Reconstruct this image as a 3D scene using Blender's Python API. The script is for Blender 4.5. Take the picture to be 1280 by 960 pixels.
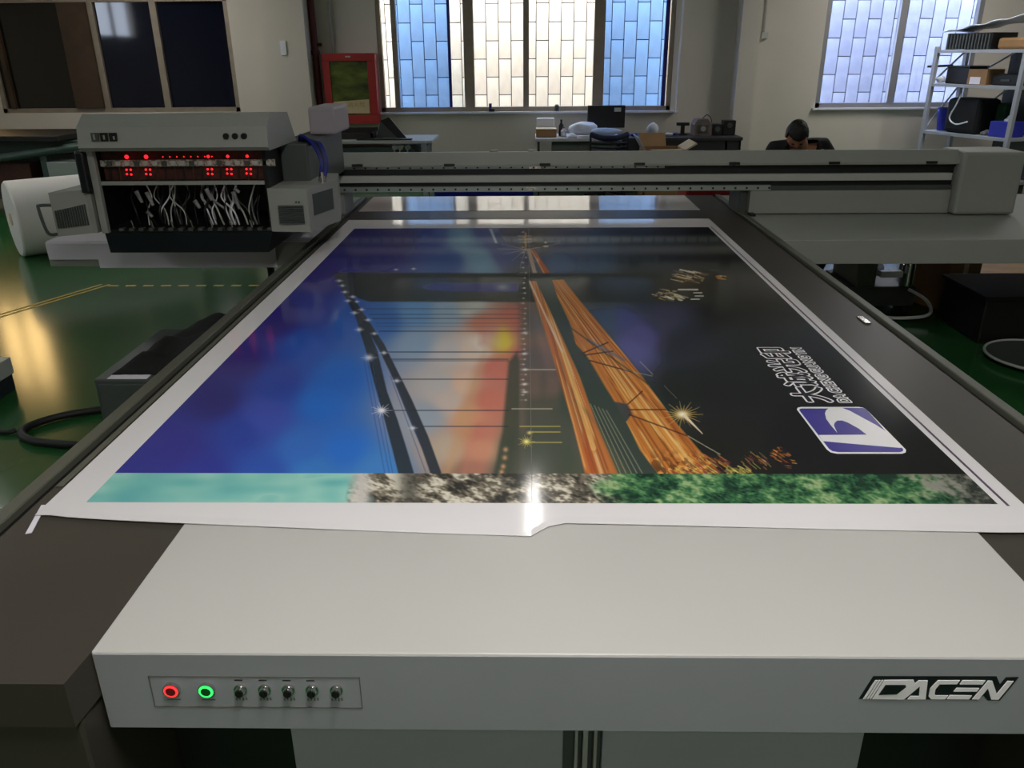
import bpy, bmesh, math, random
import numpy as np
from mathutils import Vector, Matrix
random.seed(7)
rng = np.random.default_rng(7)
for o in list(bpy.data.objects): bpy.data.objects.remove(o)
S = bpy.context.scene
COL = S.collection
PI = math.pi

# ------------------------------------------------------------------ camera
FPX, PITCH, YAW, ROLL = 1002.454, .390999, -.0196934, .00805142
CAM = Vector((0, 0, 1.8))
_f = Vector((math.sin(YAW)*math.cos(PITCH), math.cos(YAW)*math.cos(PITCH), -math.sin(PITCH)))
_r0 = Vector((math.cos(YAW), -math.sin(YAW), 0)); _u0 = _r0.cross(_f)
_r = _r0*math.cos(ROLL) - _u0*math.sin(ROLL); _u = _u0*math.cos(ROLL) + _r0*math.sin(ROLL)
cd = bpy.data.cameras.new('camera'); cam = bpy.data.objects.new('camera', cd); COL.objects.link(cam)
cd.sensor_fit = 'HORIZONTAL'; cd.sensor_width = 36; cd.lens = FPX*36/1280; cd.clip_start = .05; cd.clip_end = 200
M4 = Matrix((_r, _u, -_f)).transposed().to_4x4(); M4.translation = CAM; cam.matrix_world = M4
S.camera = cam

# ------------------------------------------------------------------ world, light, exposure
S.view_settings.view_transform = 'Standard'; S.view_settings.look = 'None'
S.view_settings.gamma = 1; S.view_settings.use_curve_mapping = False
S.view_settings.exposure = 0.25
W = bpy.data.worlds.new('sky'); S.world = W; W.use_nodes = True
nt = W.node_tree; bg = nt.nodes['Background']
tc = nt.nodes.new('ShaderNodeTexCoord'); sx = nt.nodes.new('ShaderNodeSeparateXYZ'); cr = nt.nodes.new('ShaderNodeValToRGB')
nt.links.new(tc.outputs['Generated'], sx.inputs[0]); nt.links.new(sx.outputs['Z'], cr.inputs[0]); nt.links.new(cr.outputs[0], bg.inputs[0])
cr.color_ramp.elements[0].color = (.78, .86, 1, 1); cr.color_ramp.elements[1].color = (.62, .76, 1, 1)
bg.inputs[1].default_value = 9.0
LAMP_POWER = 11.0          # watts for each ceiling tube fixture
SUN_STRENGTH = 3.0
sd = bpy.data.lights.new('sun', 'SUN'); so = bpy.data.objects.new('sun', sd); COL.objects.link(so)
sd.energy = SUN_STRENGTH; sd.angle = math.radians(25); sd.color = (1, .95, .86)
so.rotation_euler = (math.radians(28), 0, math.radians(8))   # high sun above the alley

# ------------------------------------------------------------------ helpers
def lin(c):
    c = [x/255 for x in c]
    return tuple(x/12.92 if x <= .04045 else ((x+.055)/1.055)**2.4 for x in c)
def mat(name, rgb, rough=.5, metal=0, spec=.5, var=.0, scale=6, bump=0, emit=0, coat=0, stretch=None, rgb2=None):
    m = bpy.data.materials.new(name); m.use_nodes = True; t = m.node_tree; p = t.nodes['Principled BSDF']
    c = lin(rgb)
    p.inputs['Roughness'].default_value = rough; p.inputs['Metallic'].default_value = metal
    p.inputs['Specular IOR Level'].default_value = spec; p.inputs['Coat Weight'].default_value = coat
    p.inputs['Base Color'].default_value = (*c, 1)
    co = t.nodes.new('ShaderNodeTexCoord'); mp = t.nodes.new('ShaderNodeMapping'); nz = t.nodes.new('ShaderNodeTexNoise')
    t.links.new(co.outputs['Object'], mp.inputs[0]); t.links.new(mp.outputs[0], nz.inputs['Vector'])
    if stretch: mp.inputs['Scale'].default_value = stretch
    nz.inputs['Scale'].default_value = scale; nz.inputs['Detail'].default_value = 4
    v = max(var, .03)
    r = t.nodes.new('ShaderNodeValToRGB'); r.color_ramp.elements[0].position = .3; r.color_ramp.elements[1].position = .7
    c2 = lin(rgb2) if rgb2 else tuple(x*(1-v) for x in c)
    r.color_ramp.elements[0].color = (*c2, 1); r.color_ramp.elements[1].color = (*[min(1, x*(1+v*.5)) for x in c], 1)
    t.links.new(nz.outputs['Fac'], r.inputs[0]); t.links.new(r.outputs[0], p.inputs['Base Color'])
    if bump:
        b = t.nodes.new('ShaderNodeBump'); b.inputs['Strength'].default_value = bump; b.inputs['Distance'].default_value = .01
        t.links.new(nz.outputs['Fac'], b.inputs['Height']); t.links.new(b.outputs[0], p.inputs['Normal'])
    if emit:
        p.inputs['Emission Color'].default_value = (*c, 1); p.inputs['Emission Strength'].default_value = emit
    return m
def glass(name, tint, refl=.1):
    m = bpy.data.materials.new(name); m.use_nodes = True; t = m.node_tree; t.nodes.clear()
    o = t.nodes.new('ShaderNodeOutputMaterial'); mx = t.nodes.new('ShaderNodeMixShader'); tr = t.nodes.new('ShaderNodeBsdfTransparent'); g = t.nodes.new('ShaderNodeBsdfGlossy')
    nz = t.nodes.new('ShaderNodeTexNoise'); nz.inputs['Scale'].default_value = 2; mr = t.nodes.new('ShaderNodeMapRange')
    mr.inputs['To Min'].default_value = .02; mr.inputs['To Max'].default_value = .05
    t.links.new(nz.outputs['Fac'], mr.inputs[0]); t.links.new(mr.outputs[0], g.inputs['Roughness'])
    tr.inputs[0].default_value = (*lin(tint), 1); mx.inputs[0].default_value = refl
    t.links.new(tr.outputs[0], mx.inputs[1]); t.links.new(g.outputs[0], mx.inputs[2]); t.links.new(mx.outputs[0], o.inputs[0])
    return m

WPOS = {}
class B:
    """collects shapes into one mesh, in world coordinates"""
    def __init__(s): s.bm = bmesh.new()
    def _xf(s, vs, M):
        for v in vs: v.co = M @ v.co
    def box(s, x0, x1, y0, y1, z0, z1, bev=0, M=None):
        r = bmesh.ops.create_cube(s.bm, size=1); vs = r['verts']
        for v in vs: v.co = Vector(((x0+x1)/2+v.co.x*(x1-x0), (y0+y1)/2+v.co.y*(y1-y0), (z0+z1)/2+v.co.z*(z1-z0)))
        if bev:
            es = list({e for v in vs for e in v.link_edges})
            rr = bmesh.ops.bevel(s.bm, geom=es, offset=bev, segments=2, affect='EDGES', profile=.5)
            vs = list({v for f in rr['faces'] for v in f.verts} | {v for v in vs if v.is_valid})
        if M is not None: s._xf(vs, M)
        return s
    def prism(s, pts, a0, a1, axis='z'):
        """polygon of (a,b) pairs extruded along axis from a0 to a1"""
        def P(p, h): return {'z': (p[0], p[1], h), 'y': (p[0], h, p[1]), 'x': (h, p[0], p[1])}[axis]
        lo = [s.bm.verts.new(P(p, a0)) for p in pts]; hi = [s.bm.verts.new(P(p, a1)) for p in pts]
        n = len(pts)
        fs = [s.bm.faces.new(lo), s.bm.faces.new(hi)] + [s.bm.faces.new((lo[i], lo[(i+1) % n], hi[(i+1) % n], hi[i])) for i in range(n)]
        bmesh.ops.recalc_face_normals(s.bm, faces=fs)
        return s
    def cyl(s, a, b, r, r2=None, seg=16):
        a = Vector(a); b = Vector(b); d = b-a
        M = Matrix.Translation((a+b)/2) @ d.to_track_quat('Z', 'Y').to_matrix().to_4x4()
        bmesh.ops.create_cone(s.bm, cap_ends=True, segments=seg, radius1=r, radius2=r if r2 is None else r2, depth=d.length, matrix=M)
        return s
    def tube(s, pts, r, seg=8):
        pts = smooth([Vector(p) for p in pts]); rings = []
        for i, p in enumerate(pts):
            t = (pts[min(i+1, len(pts)-1)]-pts[max(i-1, 0)]).normalized()
            q = t.to_track_quat('Z', 'Y'); rr = r(i/(len(pts)-1)) if callable(r) else r
            rings.append([s.bm.verts.new(p + q @ Vector((math.cos(2*PI*k/seg)*rr, math.sin(2*PI*k/seg)*rr, 0))) for k in range(seg)])
        for i in range(len(rings)-1):
            # align rings
            best = min(range(seg), key=lambda o: sum((rings[i][k].co-rings[i+1][(k+o) % seg].co).length for k in range(seg)))
            rings[i+1] = rings[i+1][best:]+rings[i+1][:best]
            for k in range(seg): s.bm.faces.new((rings[i][k], rings[i][(k+1) % seg], rings[i+1][(k+1) % seg], rings[i+1][k]))
        s.bm.faces.new(rings[0][::-1]); s.bm.faces.new(rings[-1])
        return s
    def sph(s, c, r, sc=(1, 1, 1), seg=16, noise=0):
        rr = bmesh.ops.create_uvsphere(s.bm, u_segments=seg, v_segments=max(8, seg//2), radius=1)
        for v in rr['verts']:
            n = 1+(random.random()-.5)*noise
            v.co = Vector((c[0]+v.co.x*r*sc[0]*n, c[1]+v.co.y*r*sc[1]*n, c[2]+v.co.z*r*sc[2]*n))
        return s
    def lathe(s, c, prof, seg=24):
        rings = [[s.bm.verts.new((c[0]+r*math.cos(2*PI*k/seg), c[1]+r*math.sin(2*PI*k/seg), c[2]+z)) for k in range(seg)] for r, z in prof]
        for i in range(len(rings)-1):
            for k in range(seg): s.bm.faces.new((rings[i][k], rings[i][(k+1) % seg], rings[i+1][(k+1) % seg], rings[i+1][k]))
        s.bm.faces.new(rings[0][::-1]); s.bm.faces.new(rings[-1])
        return s
    def crumple(s, c, sc, amp=.35, sub=3, seed=1):
        rnd = random.Random(seed); r = bmesh.ops.create_icosphere(s.bm, subdivisions=sub, radius=1)
        dirs = [(Vector((rnd.gauss(0, 1), rnd.gauss(0, 1), rnd.gauss(0, 1))).normalized(), rnd.uniform(-1, 1), rnd.uniform(3, 9)) for _ in range(14)]
        for v in r['verts']:
            n = v.co.normalized(); k = 1+sum(a*amp*max(0, n.dot(d))**e for d, a, e in dirs)+rnd.uniform(-1, 1)*amp*.12
            z = n.z*k*sc[2]
            v.co = Vector((c[0]+n.x*k*sc[0], c[1]+n.y*k*sc[1], max(c[2]+z, c[2]-sc[2]*.8)))
        return s
    def build(s, name, m, parent=None, label=None, smooth_=False, kind=None):
        bm = s.bm
        if parent is not None: off = WPOS[parent.name]
        else:
            xs = [v.co for v in bm.verts]
            off = Vector(((min(v.x for v in xs)+max(v.x for v in xs))/2, (min(v.y for v in xs)+max(v.y for v in xs))/2, min(v.z for v in xs)))
        bmesh.ops.translate(bm, verts=bm.verts, vec=-off)
        me = bpy.data.meshes.new(name); bm.to_mesh(me); bm.free()
        if smooth_:
            for p in me.polygons: p.use_smooth = True
            if smooth_ != 'all':
                try: me.set_sharp_from_angle(angle=math.radians(40))
                except Exception: pass
        for x in (m if isinstance(m, (list, tuple)) else [m]): me.materials.append(x)
        o = bpy.data.objects.new(name, me); COL.objects.link(o)
        if parent is not None: o.parent = parent
        else: o.location = off
        WPOS[o.name] = off
        if label: o['label'] = label
        if kind: o['kind'] = kind
        return o
def smooth(pts, n=6):
    if len(pts) < 3: return pts
    out = []
    P = [pts[0]]+pts+[pts[-1]]
    for i in range(1, len(P)-2):
        p0, p1, p2, p3 = P[i-1:i+3]
        for k in range(n):
            t = k/n
            out.append(.5*((2*p1)+(-p0+p2)*t+(2*p0-5*p1+4*p2-p3)*t*t+(-p0+3*p1-3*p2+p3)*t**3))
    out.append(pts[-1]); return out
def thing(name, loc, label, cat, group=None):
    o = bpy.data.objects.new(name, None); COL.objects.link(o); o.location = loc; o.empty_display_size = .1
    o['label'] = label; o['category'] = cat
    if group: o['group'] = group
    WPOS[o.name] = Vector(loc); return o
def tag(o, label, cat, group=None, kind=None):
    o['label'] = label; o['category'] = cat
    if group: o['group'] = group
    if kind: o['kind'] = kind
    return o
def struct(o): o['kind'] = 'structure'; return o
def box(name, m, x0, x1, y0, y1, z0, z1, parent=None, bev=0, **k): return B().box(x0, x1, y0, y1, z0, z1, bev).build(name, m, parent, **k)
def dup_part(src, parent, delta=(0, 0, 0)):
    o = src.copy(); COL.objects.link(o); o.parent = parent
    if parent is None or src.parent is None: o.location = Vector(src.location)+Vector(delta)
    else: o.location = Vector(src.location)+Vector(delta)
    WPOS[o.name] = WPOS[src.name]+Vector(delta)
    return o
def text_mesh(name, body, size, m, parent, loc, rot, offset=0, xscale=1, yscale=1, extrude=.0005):
    c = bpy.data.curves.new(name, 'FONT'); c.body = body; c.size = size; c.offset = offset; c.extrude = extrude
    t = bpy.data.objects.new(name+'_tmp', c); COL.objects.link(t)
    bpy.context.view_layer.update()
    me = bpy.data.meshes.new_from_object(t.evaluated_get(bpy.context.evaluated_depsgraph_get()))
    bpy.data.objects.remove(t); me.name = name
    return me
def fit_text(name, body, m, parent, rect, z, offset=0, extrude=.0004, rot=True):
    """text fitted in the rectangle on the bed (x0 = text top, x1 = text bottom, y0 start, y1 end); reads along +Y"""
    me = text_mesh(name, body, 1, m, parent, None, None, 0, extrude=extrude)
    co = [v.co.copy() for v in me.vertices]
    a0 = min(c.x for c in co); a1 = max(c.x for c in co); b0 = min(c.y for c in co); b1 = max(c.y for c in co)
    x0, x1, y0, y1 = rect
    if offset:
        me = text_mesh(name, body, 1, m, parent, None, None, offset, extrude=extrude); 
    for v in me.vertices:
        s = (v.co.x-a0)/(a1-a0); t = (v.co.y-b0)/(b1-b0)
        v.co = Vector((x1+(x0-x1)*t, y0+(y1-y0)*s, z+(extrude if v.co.z > 0 else 0)))-WPOS[parent.name]
    me.materials.append(m); o = bpy.data.objects.new(name, me); COL.objects.link(o); o.parent = parent; WPOS[o.name] = WPOS[parent.name]
    return o
def stamp_text(name, body, m, parent, rect, z, rad, n, label=None):
    """bold flat lettering: n slightly shifted copies of the glyphs joined in one mesh"""
    o = fit_text(name, body, m, parent, rect, z, extrude=.0003); me = o.data; bm = bmesh.new(); bm.from_mesh(me)
    for k in range(n):
        t2 = me.copy(); a = 2*PI*k/n
        for v in t2.vertices: v.co += Vector((rad*math.cos(a), rad*math.sin(a), -.000004*(k+1)))
        bm.from_mesh(t2); bpy.data.meshes.remove(t2)
    bm.to_mesh(me); bm.free(); return o
def at(px, py, z):
    """a point of the bed plane read off the photograph, used for flat printed artwork"""
    d = _f + _r*((px-640)/FPX) + _u*((480-py)/FPX); t = (z-CAM.z)/d.z
    return CAM + d*t

# ------------------------------------------------------------------ materials
M = dict(
 wall=mat('wall_paint', (205, 198, 186), .7, var=.05, scale=1.3),
 wall_right=mat('wall_paint_right', (205, 196, 188), .7, var=.05, scale=1.1),
 ceiling=mat('ceiling_paint', (215, 212, 205), .8, var=.03),
 alu=mat('window_aluminium', (150, 138, 122), .45, .3, var=.12, scale=9),
 brownpost=mat('brown_stained_timber', (64, 47, 29), .6, var=.3, scale=5),
 darkglass=mat('dark_navy_glass', (12, 16, 34), .05, spec=.6, var=.2, scale=1),
 darkglass_warm=mat('dark_brown_glass', (22, 20, 14), .06, spec=.6, var=.2, scale=1),
 tile=mat('cream_wall_tile', (232, 222, 200), .45, var=.25, scale=2.2, rgb2=(200, 172, 148), stretch=(1, 1, .45)),
 tile_blue=mat('pale_grey_wall_tile', (190, 192, 202), .45, var=.2, scale=2.2, rgb2=(150, 150, 168)),
 grout=mat('dark_grout', (70, 60, 50), .9),
 floor=mat('green_epoxy_floor', (40, 92, 48), .16, spec=.45, var=.25, scale=1.4, bump=.03),
 yellow=mat('yellow_floor_tape', (190, 160, 60), .5, var=.2, scale=30),
 bed=mat('dark_bed_surface', (64, 60, 54), .4, spec=.22, var=.08, scale=3),
 rail=mat('rail_green_grey', (92, 94, 84), .45, .2),
 black=mat('black_plastic', (14, 14, 15), .5, var=.15),
 blackrub=mat('black_rubber', (10, 11, 11), .6),
 cloth=mat('black_cloth', (10, 11, 12), .85, var=.3, bump=.5, scale=20),
 console=mat('light_grey_powder_coat', (187, 186, 183), .36, spec=.4, var=.02, scale=2),
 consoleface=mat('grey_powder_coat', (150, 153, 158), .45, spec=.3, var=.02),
 grey=mat('machine_grey', (150, 153, 147), .5, spec=.35, var=.03),
 greylite=mat('machine_light_grey', (180, 184, 178), .45, var=.03),
 greydark=mat('machine_dark_grey', (70, 76, 74), .5, var=.06),
 slot=mat('rail_slot_dark', (30, 36, 36), .45, .2),
 alubar=mat('bright_aluminium', (170, 180, 176), .32, .5, var=.05, stretch=(1, 20, 20)),
 chrome=mat('chrome', (215, 215, 215), .15, 1),
 paper=mat('glossy_white_vinyl', (230, 227, 230), .09, spec=.5, var=.015, scale=1.5),
 mattepaper=mat('white_paper', (228, 224, 236), .7, var=.04, scale=2),
 roll=mat('white_paper_roll', (228, 226, 220), .8, var=.03, scale=2),
 purpleline=mat('purple_black_ink', (66, 44, 74), .3),
 inkwhite=mat('white_ink', (238, 236, 240), .25),
 inkdark=mat('dark_ink', (30, 24, 34), .25),
 inkpurple=mat('violet_ink', (66, 56, 150), .25, var=.12, scale=9),
 red=mat('red_paint', (168, 44, 42), .4, var=.15, scale=5),
 redpipe=mat('dark_red_pipe', (88, 30, 24), .5, var=.25, scale=4),
 blue=mat('blue_plastic', (30, 42, 170), .45, var=.15),
 bluecable=mat('blue_hose', (28, 36, 130), .4, var=.2),
 cardboard=mat('cardboard', (150, 116, 78), .8, var=.12, scale=4),
 cardlight=mat('pale_cardboard', (206, 186, 150), .8, var=.1),
 wood=mat('yellow_wood', (172, 128, 66), .5, var=.25, scale=4, stretch=(1, 6, 6)),
 desk=mat('dark_desk', (48, 46, 50), .5, var=.1),
 desktop=mat('desk_top_laminate', (200, 198, 200), .4, var=.04),
 white=mat('white_plastic', (225, 226, 232), .4, var=.03),
 bag=mat('white_plastic_bag', (222, 228, 240), .35, var=.06, bump=.4, scale=18),
 skin=mat('skin', (178, 128, 100), .55, var=.08),
 hair=mat('black_hair', (14, 12, 12), .6, var=.3, bump=.6, scale=60),
 shirt=mat('black_shirt', (17, 17, 19), .85, var=.2),
 trousers=mat('dark_trousers', (32, 34, 44), .85, var=.15),
 darkcarton=mat('dark_board', (40, 36, 34), .7, var=.1),
 greenglass=mat('grey_green_enamel', (66, 84, 78), .35, var=.2, scale=3),
 darkgreen=mat('dark_green_fabric', (22, 60, 34), .8, var=.3),
 ledred=mat('lit_red_led', (255, 40, 50), .4, emit=1.1),
 ringred=mat('lit_red_ring', (235, 50, 55), .4, emit=1.1),
 ringgreen=mat('lit_green_ring', (60, 255, 110), .4, emit=1.1),
 btnred=mat('dark_red_button', (120, 24, 26), .35),
 btngreen=mat('dark_green_button', (16, 90, 34), .35),
 pcb=mat('circuit_board', (176, 172, 160), .5, var=.7, scale=90, rgb2=(60, 52, 40)),
 pcbred=mat('brown_wiring', (70, 36, 26), .6, var=.5, scale=60),
 tubeclear=mat('milky_ink_tube', (150, 150, 152), .3, var=.4, scale=14, rgb2=(50, 46, 46)),
 navy=mat('dark_blue_black_metal', (14, 18, 28), .35, var=.2),
 chairblue=mat('navy_chair_mesh', (22, 28, 62), .7, var=.15),
 lampw=mat('lamp_diffuser', (255, 250, 240), .5, emit=4),
 navyline=mat('print_black', (20, 22, 30), .35),
 greyline=mat('panel_line', (96, 96, 94), .5),
)
G_CLEAR = glass('clear_window_glass', (248, 250, 252), .05)
G_BLUE = glass('blue_film_glass', (178, 206, 244), .05)
G_WARM = glass('warm_window_glass', (255, 226, 176), .05)
G_FROST = glass('pale_window_glass', (226, 232, 245), .05)

# ------------------------------------------------------------------ room shell
XL, XR, YB, YF, H = -9.6, 8.6, 12.0, -3.2, 3.6
fl = B(); fl.bm.faces.new([fl.bm.verts.new(v) for v in ((XL, YF, 0), (XR, YF, 0), (XR, YB+.25, 0), (XL, YB+.25, 0))]); struct(fl.build('floor', M['floor']))
struct(box('ceiling', M['ceiling'], XL-.2, XR+.2, YF-.2, YB+.25, H, H+.2))
# back wall: solid pieces round three openings
OP = [(-8.5, -7.62, 1.9, 3.25), (-7.5, -4.08, 1.06, 2.55), (-2.06, 2.03, 1.04, 2.95), (4.06, 6.16, 1.06, 2.75)]
wb = B(); x = XL
for a, b, c, d in OP:
    wb.box(x, a, YB, YB+.24, 0, H); wb.box(a, b, YB, YB+.24, 0, c); wb.box(a, b, YB, YB+.24, d, H); x = b
wb.box(x, XR, YB, YB+.24, 0, H); struct(wb.build('wall_back', M['wall']))
struct(box('wall_right', M['wall_right'], XR, XR+.2, YF, YB+.24, 0, H))
struct(box('wall_front', M['wall'], XL, XR, YF-.2, YF, 0, H))
wl = B(); wl.box(XL-.2, XL, YF, 2.7, 0, H); wl.box(XL-.2, XL, 4.9, YB+.24, 0, H); wl.box(XL-.2, XL, 2.7, 4.9, 0, 2.2); wl.box(XL-.2, XL, 2.7, 4.9, 3.1, H); struct(wl.build('wall_left', M['wall']))
struct(box('trim_1', M['wall'], -3.52, -2.95, 11.62, 12, 0, H))          # column left of the windows
struct(box('trim_2', M['wall'], 2.86, 3.12, 11.72, 12, 0, H))            # column right of the windows
struct(box('baseboard_back', M['greydark'], -2.95, 2.86, 11.98, 12, 0, .1))
# sills
struct(box('trim_3', M['white'], -2.12, 2.1, 11.93, 12.1, 1.012, 1.038))
struct(box('trim_4', M['white'], 4.02, 6.2, 11.93, 12.1, 1.035, 1.058))

# windows ----------------------------------------------------------
def window(n, x0, x1, z0, z1, posts, panes, m, th=.06, y=12.06):
    f = B(); f.box(x0, x1, y-.05, y+.05, z0, z0+th).box(x0, x1, y-.05, y+.05, z1-th, z1).box(x0, x0+th, y-.05, y+.05, z0, z1).box(x1-th, x1, y-.05, y+.05, z0, z1)
    w = struct(f.build('window_%d' % n, m))
    for a, b in posts: B().box(a, b, y-.045, y+.045, z0+th, z1-th).build('mullion', m, w)
    for a, b, g, dy in panes: B().box(a, b, y+dy, y+dy+.006, z0+th, z1-th).build('pane', g, w)
    return w
w1 = window(1, -2.06, 2.03, 1.04, 2.95, [(-1.86, -1.79), (-.87, -.73), (-.045, .035), (.93, 1.08)],
       [(-1.99, -1.86, G_CLEAR, 0), (-1.79, -1.09, G_BLUE, -.01), (-1.05, -.87, G_CLEAR, .02), (1.08, 1.90, G_BLUE, -.01)], M['alu'])
B().box(-1.09, -1.05, 12.03, 12.07, 1.1, 2.89).build('sash_edge', M['bluecable'], w1)
B().box(1.90, 1.955, 12.03, 12.07, 1.1, 2.89).build('sash_edge', M['bluecable'], w1)
window(2, 4.06, 6.16, 1.06, 2.75, [(5.06, 5.15)], [(4.12, 5.06, G_FROST, 0), (5.15, 6.1, G_FROST, .02)], mat('grey_window_aluminium', (150, 150, 152), .45, .3))
w3 = window(3, -7.5, -4.08, 1.06, 2.55, [(-6.02, -5.94), (-5.16, -5.07)], [(-5.94, -5.16, M['darkglass'], 0), (-5.07, -4.14, M['darkglass'], .01)], M['alu'], .06)
B().box(-6.42, -6.02, 11.97, 12.1, 1.12, 2.49).build('post', M['brownpost'], w3)
B().box(-7.36, -7.3, 11.99, 12.1, 1.12, 2.49).build('mullion', M['brownpost'], w3)
B().box(-7.44, -7.36, 12.05, 12.07, 1.12, 2.49).build('pane', M['darkglass_warm'], w3)
B().box(-7.3, -6.42, 12.05, 12.07, 1.12, 2.49).build('pane', M['darkglass_warm'], w3)
window(4, -8.5, -7.62, 1.9, 3.25, [(-8.08, -8.04)], [(-8.44, -8.08, G_WARM, 0), (-8.04, -7.68, G_WARM, 0)], M['alu'], .05)
# left wall window
f = B(); f.box(XL-.1, XL, 2.7, 4.9, 2.2, 2.25).box(XL-.1, XL, 2.7, 4.9, 3.05, 3.1).box(XL-.1, XL, 2.7, 2.75, 2.2, 3.1).box(XL-.1, XL, 4.85, 4.9, 2.2, 3.1)
w5 = struct(f.build('window_5', M['alu'])); B().box(XL-.08, XL-.02, 3.76, 3.84, 2.25, 3.05).build('mullion', M['alu'], w5)
B().box(XL-.05, XL-.044, 2.75, 4.85, 2.25, 3.05).build('pane', G_CLEAR, w5)

# tiled wall of the building across the alley ------------------------
def tiled(x0, x1, m, name):
    w = struct(box(name, M['grout'], x0, x1, 13.42, 13.6, -.2, 4.2))
    bm0 = None; pw, ph = .192, .52; i = 0; x = x0+.01
    while x+pw < x1:
        for k in range(6):
            z = .42+k*ph+(ph/2 if i % 2 else 0)
            if z > 3.5: continue
            jy = random.uniform(0, .006)
            if bm0 is None: t = bm0 = B().box(x+.006, x+pw-.006, 13.395, 13.42, z+.006, z+ph-.006, .003).build('tile', m, w); ox, oz = x, z
            else:
                t = dup_part(bm0, w, (x-ox, -jy, z-oz))
        x += pw; i += 1
tiled(-2.55, 2.45, M['tile'], 'wall_outside')
tiled(4.2, 7.3, M['tile_blue'], 'wall_outside.001')
struct(box('wall_outside.002', M['grout'], -9.6, -2.55, 13.5, 13.6, -.2, 1.2)); struct(box('ground_alley', M['grout'], -9.6, 8.6, 12.24, 13.42, -.22, -.2))

# ceiling lamps -----------------------------------------------------
def lamp(x, y, label, lx=.28, ly=1.25, pw=1.0):
    t = thing('ceiling_light', (x, y, H), label, 'ceiling light', 'tube lights on the ceiling')
    box('housing', M['white'], x-lx/2, x+lx/2, y-ly/2, y+ly/2, H-.1, H-.02, t)
    B().cyl((x, y-ly/2+.05, H-.12), (x, y+ly/2-.05, H-.12), .02).build('tube', M['lampw'], t)
    box('stem', M['white'], x-.02, x+.02, y-.02, y+.02, H-.02, H, t)
    ld = bpy.data.lights.new('tube_light', 'AREA'); ld.shape = 'RECTANGLE'; ld.size = lx; ld.size_y = ly; ld.energy = LAMP_POWER*pw; ld.color = (1, .965, .92)
    lo = bpy.data.objects.new('tube_light', ld); COL.objects.link(lo); lo.location = (0, 0, -.15); lo.parent = t
for x, y, pw, wh in ((.06, 5.85, .55, 'above the far half of the printer bed'), (.2, .6, 5.2, 'above the near end of the printer'), (-5.6, 1.8, 2, 'in the near left of the room'), (5.4, 1.8, 1.2, 'in the near right of the room'),
                 (-6.4, 7.6, 2, 'in the far left of the room'), (5.8, 8.6, 2, 'in the far right of the room'), (-4.9, 10.2, 2.6, 'near the dark windows, added to brighten the back wall'), (4.9, 10.2, 3, 'near the right window, added to brighten the back wall'), (.2, -2, 3, 'behind the camera')):  # the pair near the windows is added fill for the back wall
    lamp(x, y, 'white tube light fixed to the ceiling '+wh, pw=pw, lx=.09 if pw < 1 else .28)

# ================================================================== FLATBED PRINTER
P = thing('flatbed_printer', (0, 3.5, 0), 'large grey flatbed printer with a long dark bed and light grey front console', 'printer')
BX0, BX1, BY0, BY1 = -1.215, 1.41, 1.07, 6.17
b = B(); b.box(-1.19, 1.40, 1.56, BY1, .70, .798); b.box(1.012, 1.40, 1.07, 1.56, .70, .798); b.box(-1.19, -.792, 1.16, 1.56, .70, .798)
b.prism([(-1.19, 1.16), (-1.19, 1.07), (-.80, 1.07), (-.792, 1.16)], .70, .798)
b.build('bed_table', M['bed'], P)
for x0, x1, w in ((-1.255, -1.215, -1), (1.425, 1.462, 1)):
    B().box(x0, x1, 1.07, BY1, .62, .805, .004).build('bed_rail', M['rail'], P)
    B().box(*((x1, -1.19) if w < 0 else (1.40, x0)), 1.07, BY1, .70, .785).build('rail_slot', M['black'], P)
# frame below
b = B(); b.box(-1.19, -1.1, 1.6, BY1-.1, .45, .70).box(1.3, 1.39, 1.6, BY1-.1, .45, .70)
for y in (1.65, 3.8, 5.95): b.box(-1.1, 1.3, y-.05, y+.05, .5, .62)
b.build('under_frame', M['greydark'], P)
for x in (-1.12, 1.3):
    for y in (2.0, 3.9, 5.9):
        l = B().box(x-.05, x+.05, y-.05, y+.05, .05, .5, .004).build('leg', M['greydark'], P)
        B().cyl((x, y, 0), (x, y, .05), .06).build('levelling_foot', M['black'], l)
# side bodies at the front
B().box(-1.19, -.80, 1.085, 1.5, .04, .70, .006).build('side_cabinet', M['bed'], P)
B().box(1.02, 1.40, 1.085, 1.5, .04, .70, .006).build('side_cabinet', M['bed'], P)
# front console
CY = 1.147
c = B().box(-.792, 1.012, CY, 1.63, .62, .801, .004).build('front_console', [M['console']], P)
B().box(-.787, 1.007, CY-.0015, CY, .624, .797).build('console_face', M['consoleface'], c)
pl = B(); 
for a in ((-.695, -.305, .748, .7495), (-.695, -.305, .676, .6775)): pl.box(a[0], a[1], CY-.003, CY-.001, a[2], a[3])
for a in (-.695, -.3065): pl.box(a, a+.0015, CY-.003, CY-.001, .676, .749)
pl.build('button_panel', M['greyline'], c)
for x, ring, btn, nm in ((-.655, 'ringred', 'btnred', 'stop_button'), (-.590, 'ringgreen', 'btngreen', 'start_button')):
    k = B().cyl((x, CY-.002, .719), (x, CY-.009, .719), .0155, seg=28).build(nm, M['chrome'], c, smooth_=True)
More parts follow.
